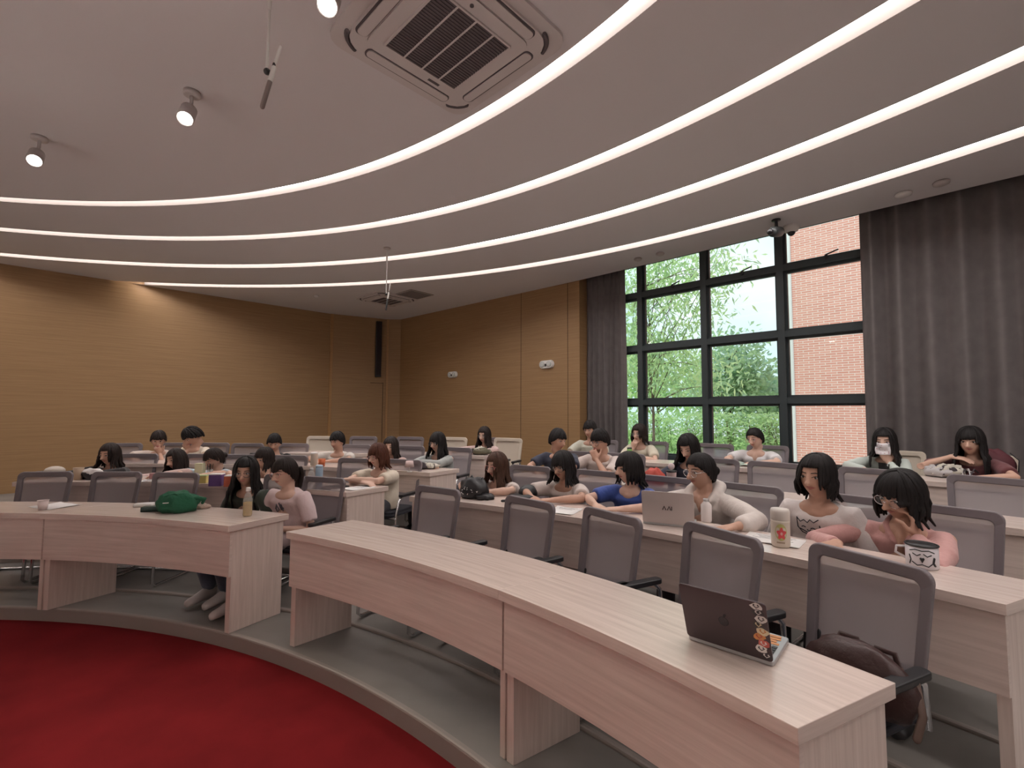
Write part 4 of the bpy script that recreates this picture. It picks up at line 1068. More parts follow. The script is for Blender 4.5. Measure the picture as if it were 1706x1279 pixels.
        if style != 'tied' and style != 'pony':
            for k in range(30):
                phi = r.choice((-1, 1))*r.uniform(62, 180); lock(phi, math.acos(-.1), L0*r.uniform(.8, 1.05), .017*HS, 1.05, fwd=-.02 if abs(phi) < 95 else .01, start=.1)
        if style == 'pony':
            q0 = hp((0, .098, .01))
            for k in range(14):
                d_ = Vector((r.uniform(-.02, .02), r.uniform(-.012, .012), 0)); hb.tube([q0, q0+MH @ Vector((0, .035, .0)) + d_, q0+MH @ Vector((0, .045, -.06))+d_*1.3, q0+Vector((0, .04, -.15))+d_*1.3, q0+Vector((0, .03, -.23))+d_*.6], [.012, .016, .017, .013, .004], 6)
        if style == 'tied':
            hb.ball(hp((0, .112, -.012)), .034*HS, 12, 8)
    hb.build('hair', HAIR[hc], t, True)
    # ---- shirt
    c = MB(); rows = []
    def ring(cn, a, bd, bk, n_=26, tilt=0):
        out = []
        for k in range(n_):
            an = 2*math.pi*k/n_; sx, sy = math.cos(an), math.sin(an); sq = (abs(sx)**2.6+abs(sy)**2.6)**(-1/2.6)
            out.append(cn+Vector((a*sx*sq, (bk if sy > 0 else bd)*sy*sq, tilt*sy)))
        return out
    mid = hip.lerp(SH, .5)+Vector((0, .035, 0)); q3 = hip.lerp(SH, .8)+Vector((0, .025, 0))
    fat = wide
    rows = [ring(hip+Vector((0, 0, -.05)), .175*fat, .125, .12), ring(hip+Vector((0, 0, .06)), .170*fat, .125, .12), ring(mid, .158*w, .115 if male else .108, .105), ring(q3, .172*w, .112 if male else .122, .10), ring(SH+Vector((0, .012, -.055)), .176*w, .100, .092), ring(SH+Vector((0, .014, -.012)), .150*w, .078, .078, tilt=.008), ring(SH+Vector((0, .010, .018)), .098*w, .064, .066, tilt=.016), ring(SH+Vector((0, .010, .034)), .066*HS, .058*HS, .060*HS, tilt=.020)]
    c.rings(rows)
    for s, S, E_, W, hd, nrm, curl, pose in arms:
        S2 = S+Vector((-s*.02, 0, -.008))
        if sleeve == 'short':
            e2 = S.lerp(E_, .72); c.tube([SH+Vector((s*.07, .012, -.045)), S2, S.lerp(E_, .35), e2], [.066, .072, .066, .066 if male else .063], 14, rnd=False)
        elif sleeve == 'long': c.tube([SH+Vector((s*.07, .012, -.045)), S2, S.lerp(E_, .5), E_, E_.lerp(W, .5), E_.lerp(W, .93)], [.060, .062, .056, .050, .044, .036], 14, rnd=False)
        elif sleeve == 'baggy': c.tube([SH+Vector((s*.07, .012, -.045)), S2, S.lerp(E_, .5), E_, E_.lerp(W, .35), E_.lerp(W, .62), E_.lerp(W, .70)], [.066, .072, .070, .068, .064, .056, .040], 14, rnd=False)
    if extra == 'hood':
        pts = []
        for k in range(13):
            a = rad(-200+220*k/12); pts.append(SH+Vector((math.cos(a)*.105, -math.sin(a)*.085+.03, .045+.03*max(0, -math.sin(a)*-1)*0+.02*math.cos(a*2))))
        c.tube([SH+Vector((-.075, -.075, -.01)), SH+Vector((-.10, -.01, .045)), SH+Vector((-.085, .085, .075)), SH+Vector((0, .125, .085)), SH+Vector((.085, .085, .075)), SH+Vector((.10, -.01, .045)), SH+Vector((.075, -.075, -.01))], [.030, .036, .046, .052, .046, .036, .030], 12)
    if extra == 'collar':
        for s in (-1, 1): c.tube([SH+Vector((0, .085, .060)), SH+Vector((s*.072, .03, .060)), SH+Vector((s*.070, -.045, .030)), SH+Vector((s*.030, -.098, -.045))], [.016, .018, .020, .012], 8)
    sh = c.build('shirt', CL[shirt], t, True); remesh(sh, .0125 if voxel < .009 else .015, 3)
    sb = BVHTree.FromPolygons([v.co for v in sh.data.vertices], [p.vertices for p in sh.data.polygons])
    def on_shirt(x, z, out=.002):
        o = SH+Vector((x, -.6, z)); hit = sb.ray_cast(o, Vector((0, 1, 0)), 1.0)
        return (hit[0] if hit[0] is not None else SH+Vector((x, -.12, z)))-Vector((0, out, 0))
    if extra == 'inner' or extra == 'jacket':
        m_ = MB(); P = [on_shirt(x*(1-.4*j/6), -.03-.30*j/6, .006) for j in range(7) for x in (-.055, 0, .055)]
        m_.add(P, [(j*3+i, j*3+i+1, j*3+i+4, j*3+i+3) for j in range(6) for i in range(2)]); o = m_.build('inner_shirt', CL['inner'] if extra == 'inner' else CL['black'], t, True); so = o.modifiers.new('t', 'SOLIDIFY'); so.thickness = .006
    if isinstance(extra, dict):
        m_ = MB()
        for stroke in extra['strokes']: m_.tube([on_shirt(*q) for q in stroke], extra.get('w', .004), 5)
        m_.build('shirt_print', mat('print_'+extra['name'], extra['col'], .8), t, True)
    # ---- trousers and shoes
    c = MB(); c.ball(hip+Vector((0, .0, -.03)), (.165, .125, .095), 16, 10)
    for s, K, An in kn: c.tube([hip+Vector((s*.085, 0, -.02)), K+Vector((0, .06, .0)), K+Vector((0, -.01, -.03)), An+Vector((0, .005, .03))], [.085, .072, .066, .060], 12)
    o = c.build('trousers', CL[trousers], t, True); remesh(o, .018, 2)
    for s, K, An in kn:
        c = MB(); f0 = Vector((An.x, An.y, 0)); c.rings([[f0+Vector((math.cos(a)*wd*(1 if True else 1), yy+math.sin(a)*0, zz*(.5+.5*math.sin(a)))) for a in [2*math.pi*k/10 for k in range(10)]] for yy, wd, zz in ((.060, .020, .06), (.050, .036, .085), (0, .040, .098), (-.05, .042, .092), (-.10, .047, .070), (-.15, .048, .058), (-.178, .040, .048), (-.190, .022, .036))])
        c.build('shoe', M_SHOE if row == 1 else M_BLACK, t, True)
    t['_spec'] = 1; del t['_spec']
    if chair_label is None: chair_label = 'x'
    cx_, cy_ = pol_xy(rfront(row, th)+DD+hipoff+.09, th); dx_ = .11 if (px > 820 and row < 4) else .02
    if px in (1168, 1500): dx_ = .17 if px == 1168 else .10
    chair_xy(cx_+math.cos(rz)*dx_, cy_+math.sin(rz)*dx_, fl, rz-rad(turn)*.5, chair_label, cream)
    return t
def wave(x0, x1, z, n, a, seed=1):
    r = random.Random(seed); return [(x0+(x1-x0)*i/n, z+r.uniform(-a, a)) for i in range(n+1)]
def words(z, x0, x1, seed, h=.010): # illegible small lettering as separate little strokes
    r = random.Random(seed); out = []; x = x0
    while x < x1:
        w = r.uniform(.008, .014); out.append([(x, z-h*r.uniform(.3, 1)), (x+w*.4, z+h*r.uniform(.3, 1)), (x+w, z-h*r.uniform(.2, .9))]); x += w+r.uniform(.003, .007)
    return out
G = 'grey mesh chair under '
# front row
person('woman with long wavy black hair, glasses and a dark green shirt, facing the camera', 1, 410, 786, ('long', 'black'), yaw=28, shirt='green', sleeve='short', L='lap', R='lap', glasses='dark', skin='b', hlen=.30, fringe=False, chair_label=G+'the woman in the dark green shirt', feet=-.30, trousers='denim', wide=1.12, thick=1.04)
person('woman in pink glasses with tied-back hair and a pale pink printed tee', 1, 475, 787, ('pony', 'dark'), yaw=-8, shirt='pinkwhite', sleeve='short', L='lap', R='lap', glasses='pink', skin='c', fringe=True, chair_label=G+'the woman in pink glasses and printed tee', feet=-.42, trousers='plum', wide=1.12,
       extra=dict(name='pinktee', col=(.10, .09, .11), w=.007, strokes=[[(x-.01, z+.045) for x, z in q] for q in [[(-.05, -.16), (-.03, -.12), (-.015, -.16)], [(-.045, -.17), (-.03, -.19), (-.01, -.165)], [(.0, -.11), (.015, -.16), (.01, -.20)], [(.02, -.12), (.03, -.17), (.02, -.20)], [(.005, -.14), (.035, -.15)], [(.0, -.18), (.03, -.185)], [(-.06, -.2), (.0, -.21), (.04, -.2)]]]))
# second row left
person('woman with long hair in a black sweater, both arms spread on the desk', 2, 183, 757, ('long', 'dark'), yaw=-5, shirt='black', sleeve='long', L='desk', R='splay', hlen=.14, fringe=False, voxel=.01, chair_label=G+'the woman in the black sweater', skin='b')
person('woman in a pale blush cardigan with very long dark hair, head tilted', 2, 294, 766, ('long', 'dark'), yaw=-12, roll_=-12, shirt='blush', sleeve='long', L='desk', R='reach', hlen=.24, voxel=.01, chair_label=G+'the woman in the blush cardigan', fringe=False, extra=dict(name='cardi', col=(.03, .025, .03), w=.006, strokes=[[(-.03, -.12), (0, -.125), (.03, -.12)]]))
person('short-haired person with glasses in a light blue striped shirt looking down', 2, 357, 764, ('tied', 'dark'), yaw=-22, pitch=22, shirt='stripe', sleeve='short', L='write', R='desk', glasses='pink', voxel=.01, chair_label=G+'the person in the light blue shirt', extra=dict(name='stripe', col=(.16, .22, .30), w=.003, strokes=[wave(-.13, .13, z, 8, .002, 3) for z in (-.06, -.09, -.12, -.15, -.18)]))
person('woman with dark hair resting her face on her hand, behind the two front-row women', 2, 440, 764, ('long', 'dark'), yaw=-5, roll_=8, shirt='tee', L='cheek', R='desk', hlen=.10, voxel=.01, chair_label=G+'the woman resting her face behind the front pair')
person('woman with a red-brown bob and glasses in a cream tee with dark lettering', 2, 630, 759, ('bob', 'red'), yaw=-10, shirt='cream', L='fold', R='fold', glasses='pink', skin='c', voxel=.009, neck='scoop', fringe=True, chair_label=G+'the red-haired woman in the cream tee', wide=1.1,
       extra=dict(name='creamtee', col=(.10, .06, .045), w=.0032, strokes=words(-.12, -.055, .05, 4, .012)+words(-.155, -.09, .09, 5, .012)))
# third row left
person('boy in a white open shirt over a blue top, leaning on his hand', 3, 264, 733, ('short', 'dark'), yaw=28, pitch=14, shirt='bluewhite', L='mouth', R='desk', male=True, skin='b', voxel=.01, extra='inner', chair_label=G+'the boy in white over blue')
person('person in a cream tee bending forward with face hidden in one hand', 3, 322, 727, ('short', 'black'), yaw=-42, pitch=38, shirt='cream', L='desk', R='face', skin='b', voxel=.01, thick=1.12, chair_label=G+'the person bending forward with head in hand', wide=1.05, fringe=True)
person('boy in a black shirt seated behind the two front-row women, looking down', 3, 457, 738, ('short', 'black'), yaw=25, pitch=14, shirt='black', L='desk', R='desk', male=True, skin='b', voxel=.01, chair_label=G+'the boy in the black shirt behind the front pair')
person('young man with short black hair in an off-white tee near the wood corner', 3, 562, 735, ('short', 'black'), yaw=-5, pitch=6, shirt='white', L='desk', R='desk', male=True, skin='b', voxel=.01, chair_label=G+'the young man in the off-white tee', fringe=True)
person('woman with long dark hair half hidden behind the red-haired woman', 3, 651, 744, ('long', 'dark'), yaw=12, shirt='blush', L='desk', R='desk', hlen=.16, voxel=.01, fringe=False, chair_label=G+'the woman half hidden behind the red-haired one', skin='c')
person('woman in a grey long-sleeved top with dark hair, leaning on the printed cloth heap', 3, 729, 737, ('long', 'black'), yaw=-10, shirt='grey', sleeve='long', L='fold', R='fold', hlen=.18, glasses='dark', voxel=.01, chair_label=G+'the woman in the grey top', fringe=True)
# back row left
person('woman with long straight hair and glasses alone at the back-row aisle desk', 4, 807, 725, ('long', 'dark'), yaw=-5, shirt='blush', sleeve='long', L='desk', R='splay', hlen=.26, glasses='dark', skin='c', voxel=.01, chair_label=G+'the woman at the back-row aisle desk', fringe=False)
# second row right
person('woman with long brown hair and glasses in a pale tee beside the black bag', 2, 828, 776, ('long', 'brown'), yaw=-12, shirt='tee', L='desk', R='desk', hlen=.20, glasses='pink', skin='c', voxel=.009, neck='scoop', chair_label=G+'the brown-haired woman beside the black bag', fringe=False)
person('woman with straight black fringe and glasses in a white printed tee', 2, 938, 776, ('long', 'black'), yaw=-4, pitch=12, shirt='tee', L='desk', R='desk', hlen=.14, glasses='dark', skin='b', voxel=.0085, chair_label=G+'the woman with black fringe in the printed tee', fringe=True,
       extra=dict(name='whitetee', col=(.03, .03, .04), w=.0035, strokes=words(-.15, -.06, .06, 8, .012)))
person('woman with a straight black bob in a royal blue tee', 2, 1048, 780, ('bob', 'black'), yaw=-32, pitch=4, shirt='blue', L='desk', R='desk', skin='c', voxel=.008, neck='scoop', chair_label=G+'the woman in the royal blue tee', fringe=True)
person('woman with tied hair and silver glasses in a white hoodie behind the silver laptop', 2, 1168, 785, ('tied', 'black'), yaw=-24, pitch=6, shirt='hood', sleeve='baggy', L='splay', R='desk', glasses='silver', skin='b', voxel=.0075, neck='v', extra='hood', chair_label=G+'the woman in the white hoodie', fringe=False, wide=1.1, sc=1.10)
person('woman with shoulder-length black hair in a white top with a cat outline', 2, 1360, 793, ('bob', 'black'), yaw=-6, pitch=4, shirt='knit', sleeve='baggy', L='lap', R='lap', skin='b', voxel=.0075, neck='scoop', chair_label=G+'the woman in the cat-print top', fringe=False, wide=1.12, sc=1.12, part=.6,
       extra=dict(name='cat', col=(.02, .02, .03), w=.0032, strokes=[[(x-.03, z+.02) for x, z in q] for q in [[(-.075, -.085), (-.075, -.145), (-.05, -.175), (0, -.19), (.05, -.175)], [(-.075, -.085), (-.055, -.11), (-.035, -.095), (-.015, -.11), (0, -.09), (.02, -.105), (.045, -.085)], [(-.05, -.14), (-.04, -.135), (-.03, -.14)], [(.0, -.145), (.012, -.14), (.024, -.145)], [(-.02, -.155), (-.012, -.165), (-.004, -.155)], [(.05, -.12), (.055, -.16), (.07, -.19)], [(-.06, -.155), (-.02, -.172), (.03, -.165)]]]))
person('woman with short black hair in a pink shirt, cheek on hand', 2, 1500, 826, ('bob', 'black'), yaw=-22, pitch=16, roll_=8, shirt='pink', sleeve='long', L='cheek', R='reachin', glasses='silver', skin='b', voxel=.007, neck='v', extra='collar', chair_label=G+'the woman in the pink shirt', fringe=True, wide=1.12, sc=1.12, thick=1.06)
# third row right
person('boy with short black hair in a black tee, turned to his left', 3, 929, 733, ('short', 'black'), yaw=70, pitch=10, shirt='navy', L='desk', R='desk', male=True, skin='b', voxel=.01, chair_label=G+'the boy in the black tee', wide=1.05)
person('boy with glasses in a pale V-neck tee, hand at his mouth', 3, 1000, 735, ('short', 'black'), yaw=-18, pitch=12, shirt='tee', L='mouth', R='desk', male=True, glasses='dark', skin='b', voxel=.0085, neck='v', chair_label=G+'the boy in the pale V-neck tee', fringe=True, sc=1.10)
person('woman with very long black hair in a dark top, head bowed', 3, 1147, 745, ('long', 'black'), yaw=-5, pitch=26, shirt='navy', sleeve='long', L='write', R='desk', hlen=.24, skin='c', voxel=.0085, chair_label=G+'the long-haired woman with her head bowed', fringe=False, thick=1.05)
# back row right
person('young man in a grey-green shirt in the back row beside the narrow curtain', 4, 983, 716, ('short', 'black'), yaw=-5, shirt='sage', L='desk', R='desk', male=True, skin='b', voxel=.01, chair_label=G+'the young man in grey-green by the narrow curtain')
person('woman with a dark bob and glasses in a cream tee before the left window panes', 4, 1065, 722, ('bob', 'dark'), yaw=-12, roll_=4, shirt='beige', L='desk', R='chin', glasses='dark', skin='c', voxel=.0095, chair_label=G+'the woman in the cream tee at the window', fringe=False)
person('smiling woman with tied hair and glasses in a white top, reading before the window', 4, 1258, 730, ('tied', 'black'), yaw=-14, pitch=14, roll_=-6, shirt='bright', L='desk', R='write', glasses='pink', skin='c', voxel=.009, neck='v', chair_label=G+'the woman in white reading before the window', fringe=False, wide=1.1)
person('woman with long black hair wearing a white patterned face mask', 4, 1474, 735, ('long', 'black'), yaw=0, pitch=8, shirt='mint', sleeve='long', L='chin', R='desk', hlen=.24, skin='c', voxel=.0085, sc=1.12, chair_label='pale cream chair behind the masked woman', cream=True, fringe=False, extra='jacket', mask=True)
person('woman with long black hair in a dark red top, chin on her hand', 4, 1617, 735, ('long', 'black'), yaw=-2, pitch=6, shirt='wine', sleeve='short', L='desk', R='under', hlen=.30, skin='a', voxel=.008, sc=1.14, chair_label='pale cream chair behind the woman in the dark red top', cream=True, fringe=True)
# ================================================================== THINGS ON THE DESKS
def zt(row): return floor_desk(row)+.75
def on_desk(px, py, row, dz=0): return at_z(px, py, zt(row)+dz)
def item(name, label, cat, px, py, row, rz=0, group=None):
    p = on_desk(px, py, row); return thing(name, label, cat, (p.x, p.y, p.z+.0008), rad(rz), group)
def one(mb, name, m, label, cat, px, py, row, rz=0, group=None, smooth=True, z=0):
    o = mb.build(name, m, None, smooth); p = on_desk(px, py, row); o.location = (p.x, p.y, p.z+.0008+z); o.rotation_euler = (0, 0, rad(rz)); return tag(o, label, cat, group)
PAPER = mat('paper', (.78, .76, .74), .8); INK = mat('ink', (.10, .10, .12), .8)
def sheet(label, px, py, row, rz, w=.21, h=.297, name='paper_sheet', cat='paper', z=0, lines=6):
    t = item(name, label, cat, px, py, row, rz); t.location.z += z
    mb = MB(); n = 6; P = []
    for j in range(n+1):
        for i in range(3): P.append((-w/2+w*i/2, -h/2+h*j/n, .0015+.006*abs(math.sin(j*.9+i))*(1 if j in (0, n) else .3)))
    mb.add(P, [(j*3+i, j*3+i+1, j*3+i+4, j*3+i+3) for j in range(n) for i in range(2)]); o = mb.build('page', PAPER, t, True); so = o.modifiers.new('t', 'SOLIDIFY'); so.thickness = .0012
    if lines:
        mb = MB()
        for k in range(lines): mb.box((0, h*.36-k*h*.12, .0065), (w*(.7-.1*(k % 3)), .004, .0006))
        o = mb.build('print', INK, t); o['kind'] = 'stuff'
    return t
def cup(name, label, cat, px, py, row, r0, r1, h, m, rimm=None, group=None):
    t = item(name, label, cat, px, py, row, 0, group); mb = MB()
    mb.lathe([(r0*.2, .001), (r0, 0), (r1, h), (r1-.003, h), (r0-.003, .006), (.002, .006)], seg=22); mb.build('cup_body', m, t, True)
    mb = MB(); pts = [(math.cos(a)*r1, math.sin(a)*r1, h) for a in [2*math.pi*k/20 for k in range(21)]]; mb.tube(pts, .0022, 6, cap=False); mb.build('rim', rimm or m, t, True)
    return t
# front row, left
cup('paper_cup', 'small white paper cup on the front-row desk at far left', 'cup', 71, 849, 1, .026, .036, .075, mat('cup_white', (.72, .62, .60), .7))
sheet('crumpled white paper sheet lying behind the small paper cup', 92, 843, 1, 70, .22, .30, lines=0)
t = item('cloth_bag', 'dark green cloth bag slumped on the front-row desk', 'bag', 296, 852, 1, 10)
GREEN = mat('bag_green', (.012, .105, .052), .85, bump=((16, 16, 16), .7, .03)); mb = MB(); r = random.Random(2)
def blob(mb, c, rr, seed, amp=.16, seg=22, rg=14, mi=0, flatb=True):
    q = random.Random(seed); ph = [(q.uniform(2, 5), q.uniform(0, 6), q.uniform(2, 5), q.uniform(0, 6)) for _ in range(4)]
    def fn(v):
        k = 1+amp*sum(math.sin(a*v.x*2+b+v.z*2)*math.sin(c_*v.y*2+d) for a, b, c_, d in ph)/2
        z = v.z*k
        if flatb: z = max(z, -.62)
        return (v.x*k, v.y*k, z)
    mb.ball(c, rr, seg, rg, mi, None, fn)
blob(mb, (0, 0, .062), (.145, .10, .10), 3); mb.build('bag_body', GREEN, t, True)
mb = MB(); mb.tube([(.10, -.02, .10), (.15, -.01, .105), (.19, .0, .09), (.17, .02, .06)], [.02, .016, .02, .012], 8); mb.tube([(-.07, -.05, .13), (0, -.06, .15), (.08, -.04, .11)], .006, 6); mb.build('drawstring', GREEN, t, True)
mb = MB(); mb.tube([(-.06, -.098, .085), (-.02, -.105, .088)], .0035, 6); mb.build('label_mark', PAPER, t)
mb = MB(); mb.rbox((0, 0, .018), (.15, .08, .036), .012); one(mb, 'wallet', mat('dark_green_case', (.008, .035, .03), .5), 'flat dark green pouch beside the green cloth bag', 'pouch', 255, 851, 1, 12)
mb = MB(); mb.rbox((0, 0, .012), (.13, .085, .022), .01); one(mb, 'tissue_pack', PAPER, 'white tissue pack left of the dark green pouch', 'tissues', 240, 843, 1, 20)
mb = MB(); r = random.Random(9)
for k in range(1): blob(mb, (0, 0, .014), (.055, .03, .022), 5, .35)
one(mb, 'snack_wrapper', mat('wrapper', (.55, .42, .34), .5), 'crumpled pale snack wrapper right of the green cloth bag', 'wrapper', 337, 847, 1, 15)
# tea bottle
t = item('tea_bottle', 'clear plastic bottle with golden tea and a white cap', 'bottle', 412, 859, 1, 0)
TEA = mat('tea', (.50, .30, .03), .15, alpha=.82); PET = mat('clear_plastic', (.75, .78, .76), .08, alpha=.28)
mb = MB(); mb.lathe([(.004, .001), (.030, .001), (.032, .01), (.032, .085), (.030, .105), (.005, .106)], seg=20); mb.build('tea', TEA, t, True)
mb = MB(); mb.lathe([(.031, 0), (.033, .01), (.033, .125), (.022, .160), (.014, .178), (.014, .19)], seg=20); mb.build('bottle_body', PET, t, True)
mb = MB(); mb.lathe([(.016, .185), (.017, .19), (.017, .213), (.012, .216)], seg=18); mb.build('cap', M_WHITE, t, True)
# open laptops
def laptop(name, label, px, py, row, rz, w, d, ang, lidm, deckm, logo, stick=False):
    t = item(name, label, 'laptop', px, py, row, rz)      # origin = middle of the hinge edge, user side is +Y
    th_ = .008
    mb = MB(); mb.rbox((0, d/2, .008), (w, d, .014), .012); o = mb.build('keyboard_deck', deckm, t); bevel(o, .002)
    mb = MB(); mb.rbox((0, d*.77, .0156), (w*.36, d*.30, .0012), .006); mb.build('trackpad', mat('trackpad', (.55, .57, .58), .3), t)
    mb = MB()
    for j in range(5):
        for i in range(13): mb.box((-w*.42+i*w*.07, d*.14+j*d*.088, .0162), (w*.058, d*.07, .0025))
    o = mb.build('keys', M_BLACK, t); o['kind'] = 'stuff'
    Rl = Matrix.Rotation(rad(ang-90), 3, 'X')      # lid stands up from the hinge
    c = Vector((0, 0, .015)); L = d*.98
    def lid(x, z, y=0): return c+Rl @ Vector((x, y, z))
    mb = MB(); mb.rbox(c+Rl @ Vector((0, 0, L/2)), (w, L, .006), .012, Rl @ Matrix.Rotation(math.pi/2, 3, 'X')); o = mb.build('lid', lidm, t); bevel(o, .0015)
    mb = MB(); mb.box(c+Rl @ Vector((0, .0040, L/2)), (w*.95, .0012, L*.9), Rl); mb.build('screen', mat('screen_black', (.01, .01, .012), .1), t)
    mb = MB()
    if logo == 'fruit':
        q = lid(0, L*.5, -.0034); mb.ball(q-Rl @ Vector((0, 0, .0)), (.016, .0006, .018), 14, 8, 0, Rl); mb.ball(lid(.006, L*.5+.024, -.0034), (.004, .0005, .007), 8, 6, 0, Rl @ Matrix.Rotation(.6, 3, 'Y'))
    else:
        for x in (-.030, 0.0): mb.tube([lid(x, L*.5-.012, -.0036), lid(x+.010, L*.5+.012, -.0036), lid(x+.020, L*.5-.012, -.0036)], .0026, 5)
        mb.tube([lid(.026, L*.5-.012, -.0036), lid(.026, L*.5+.010, -.0036)], .0026, 5)
    mb.build('logo', mat('logo_dark', (.03, .025, .03), .25), t, True)
    if stick:
        cols = [(.75, .73, .70), (.04, .035, .04), (.70, .68, .66), (.05, .04, .04), (.72, .62, .42), (.60, .25, .08), (.55, .12, .10)]
        r = random.Random(3)
        for k in range(9):
            z = L*(.93-.105*k); x = -w/2+.022+r.uniform(-.006, .008) if False else w/2-.024+r.uniform(-.008, .008); ring = []
            for j in range(12):
                a = 2*math.pi*j/12; q_ = r.uniform(.75, 1.1); ring.append((math.cos(a)*.019*q_, math.sin(a)*.0145*q_))
            mb = MB(); mb.prism(ring, 0, .0006, lid(x, z, -.0033), Rl @ Matrix.Rotation(math.pi/2, 3, 'X')); s_ = mb.build('sticker', mat('sticker_%d' % (k % 7), cols[k % 7], .4), t)
            mb = MB(); c2_ = cols[(k+1) % 7]; mb.tube([lid(x-.008, z+.003, -.0042), lid(x, z-.005, -.0042), lid(x+.009, z+.003, -.0042)], .0014, 5); mb.ball(lid(x-.006, z+.006, -.0042), (.0025, .0008, .0025), 8, 5, 0, Rl); mb.ball(lid(x+.006, z+.006, -.0042), (.0025, .0008, .0025), 8, 5, 0, Rl); mb.build('drawing', mat('sticker_%d' % ((k+1) % 7), c2_, .4), s_)
        mb = MB()
        for k in range(4): mb.rbox((w*.33+r.uniform(-.01, .01), d*(.62+.09*k), .0158+.0003*k), (w*.22, d*.075, .0008), .006, Matrix.Rotation(r.uniform(-.2, .2), 3, 'Z'))
        mb.build('palm_sticker', mat('sticker_5', (.60, .25, .08), .4), t)
    return t
pA, pB = on_desk(1146, 1065, 1), on_desk(1289, 1112, 1); mid = (pA+pB)/2; ang_ = math.degrees(math.atan2((pB-pA).y, (pB-pA).x))
t = laptop('laptop', 'dark open laptop with cartoon cat stickers, alone on the nearest desk', 1216, 1088, 1, ang_, (pB-pA).length, (pB-pA).length*.80, 110, mat('laptop_dark', (.085, .065, .07), .32, metal=.6), mat('laptop_silver', (.45, .46, .47), .3, metal=.5), 'fruit', True)
t.location = (mid.x, mid.y, mid.z+.0008)
pA, pB = on_desk(1071, 872, 2), on_desk(1131, 878, 2); pB = pA+(pB-pA)*1.42; mid = (pA+pB)/2; ang_ = math.degrees(math.atan2((pB-pA).y, (pB-pA).x))
t = laptop('laptop', 'silver open laptop in front of the woman in the white hoodie', 1110, 876, 2, ang_, (pB-pA).length, (pB-pA).length*.68, 102, mat('laptop_lightgrey', (.50, .44, .42), .4), mat('laptop_silver', (.45, .46, .47), .3, metal=.5), 'letters')
t.location = (mid.x, mid.y, mid.z+.0008)
# leather bag on the nearest chair
p, th = on_row(1445, 1075, 1, DD+.45); x, y = pol_xy(rfront(1, th)+DD+.36, th)
t = thing('leather_bag', 'dark brown leather shoulder bag on the seat of the nearest chair', 'bag', (x, y, floor_chair(1)+.445), math.atan2(CY-y, CX-x)+math.pi/2-rad(12))
LEATH = mat('brown_leather', (.045, .020, .018), .45, bump=((30, 30, 30), .4, .01)); mb = MB(); blob(mb, (0, 0, .09), (.19, .075, .135), 8, .08); mb.build('bag_body', LEATH, t, True)
for s_ in (-.07, .06): mb = MB(); mb.tube([(s_-.05, .05, .14), (s_-.03, .06, .20), (s_+.03, .06, .205), (s_+.06, .05, .13)], [.014, .012, .012, .014], 8, flat=.4); mb.build('strap', LEATH, t, True)
mb = MB(); mb.tube([(.10, .05, .17), (.17, .03, .15), (.20, 0, .06), (.20, -.04, .0)], .014, 8, flat=.3); mb.build('shoulder_strap', mat('strap_tan', (.10, .06, .045), .6), t, True)
# second row, left
cup('paper_cup', 'large beige paper cup behind the leftmost empty front chair', 'cup', 130, 799, 2, .036, .046, .125, mat('cup_beige', (.50, .38, .27), .7))
t = item('tote_bag', 'black and white patterned tote bag on the desk of the woman in the black sweater', 'bag', 158, 798, 2, 5)
mb = MB(); blob(mb, (0, 0, .035), (.13, .07, .055), 12, .25); mb.build('bag_body', M_BLACK, t, True); mb = MB(); blob(mb, (-.02, -.01, .075), (.10, .05, .035), 13, .3); mb.build('white_lining', PAPER, t, True)
t = item('cap', 'white and dark cap lying at the far left end of the second-row desk', 'cap', 91, 787, 2, 0)
mb = MB(); mb.ball((0, 0, .02), (.10, .09, .055), 18, 10, 0, None, lambda v: (v.x, v.y, max(v.z, -.3))); mb.build('crown', mat('cap_pale', (.48, .42, .36), .8), t, True); mb = MB(); mb.ball((-.12, 0, .010), (.09, .075, .010), 16, 6); mb.build('brim', M_BLACK, t, True)
def boxy(name, label, cat, px, py, row, size, m, rz=0, lidc=None, group=None, tilt=0):
    t = item(name, label, cat, px, py, row, rz, group); mb = MB(); mb.rbox((0, 0, size[2]/2), size, min(size[:2])*.12); o = mb.build('box_body', m, t); bevel(o, .003)
    mb = MB(); mb.rbox((0, 0, size[2]+.004), (size[0]*.98, size[1]*.98, .01), min(size[:2])*.12); mb.build('lid', lidc or m, t)
    return t
boxy('snack_box', 'yellow snack packet before the short-haired person in light blue', 'packet', 337, 804, 2, (.11, .08, .07), mat('yellow_pack', (.58, .48, .16), .5), 8, mat('pack_green', (.42, .50, .25), .5))
boxy('carton', 'white and green carton behind the yellow packet', 'carton', 333, 792, 2, (.09, .07, .13), mat('carton_pale', (.62, .62, .42), .5), 5)
boxy('gift_box', 'purple box with a white top next to the red box', 'box', 361, 809, 2, (.12, .09, .11), mat('purple', (.12, .055, .22), .5), 6, PAPER)
boxy('gift_box', 'orange-red box with a white edge, right of the purple box', 'box', 386, 810, 2, (.12, .08, .10), mat('redorange', (.52, .12, .06), .5), 4, PAPER)
t = item('pencil_cup', 'clear cup of grey pens between the yellow packet and the purple box', 'cup', 349, 796, 2); mb = MB(); mb.lathe([(.028, 0), (.032, .09)], seg=16); mb.build('cup_body', PET, t, True)
for k in range(4): mb = MB(); mb.tube([(.01*k-.015, .005*(k % 2), .01), (.018*k-.027, .01*(k % 2), .15)], .004, 6); mb.build('pen', M_DARKM, t, True)
sheet('open printed booklet before the woman in the blush cardigan', 252, 801, 2, 8, .22, .16, 'booklet', 'booklet')
boxy('snack_box', 'small pink and red packet before the woman in the blush cardigan', 'packet', 262, 797, 2, (.13, .07, .05), mat('pink_pack', (.40, .20, .20), .5), 14)
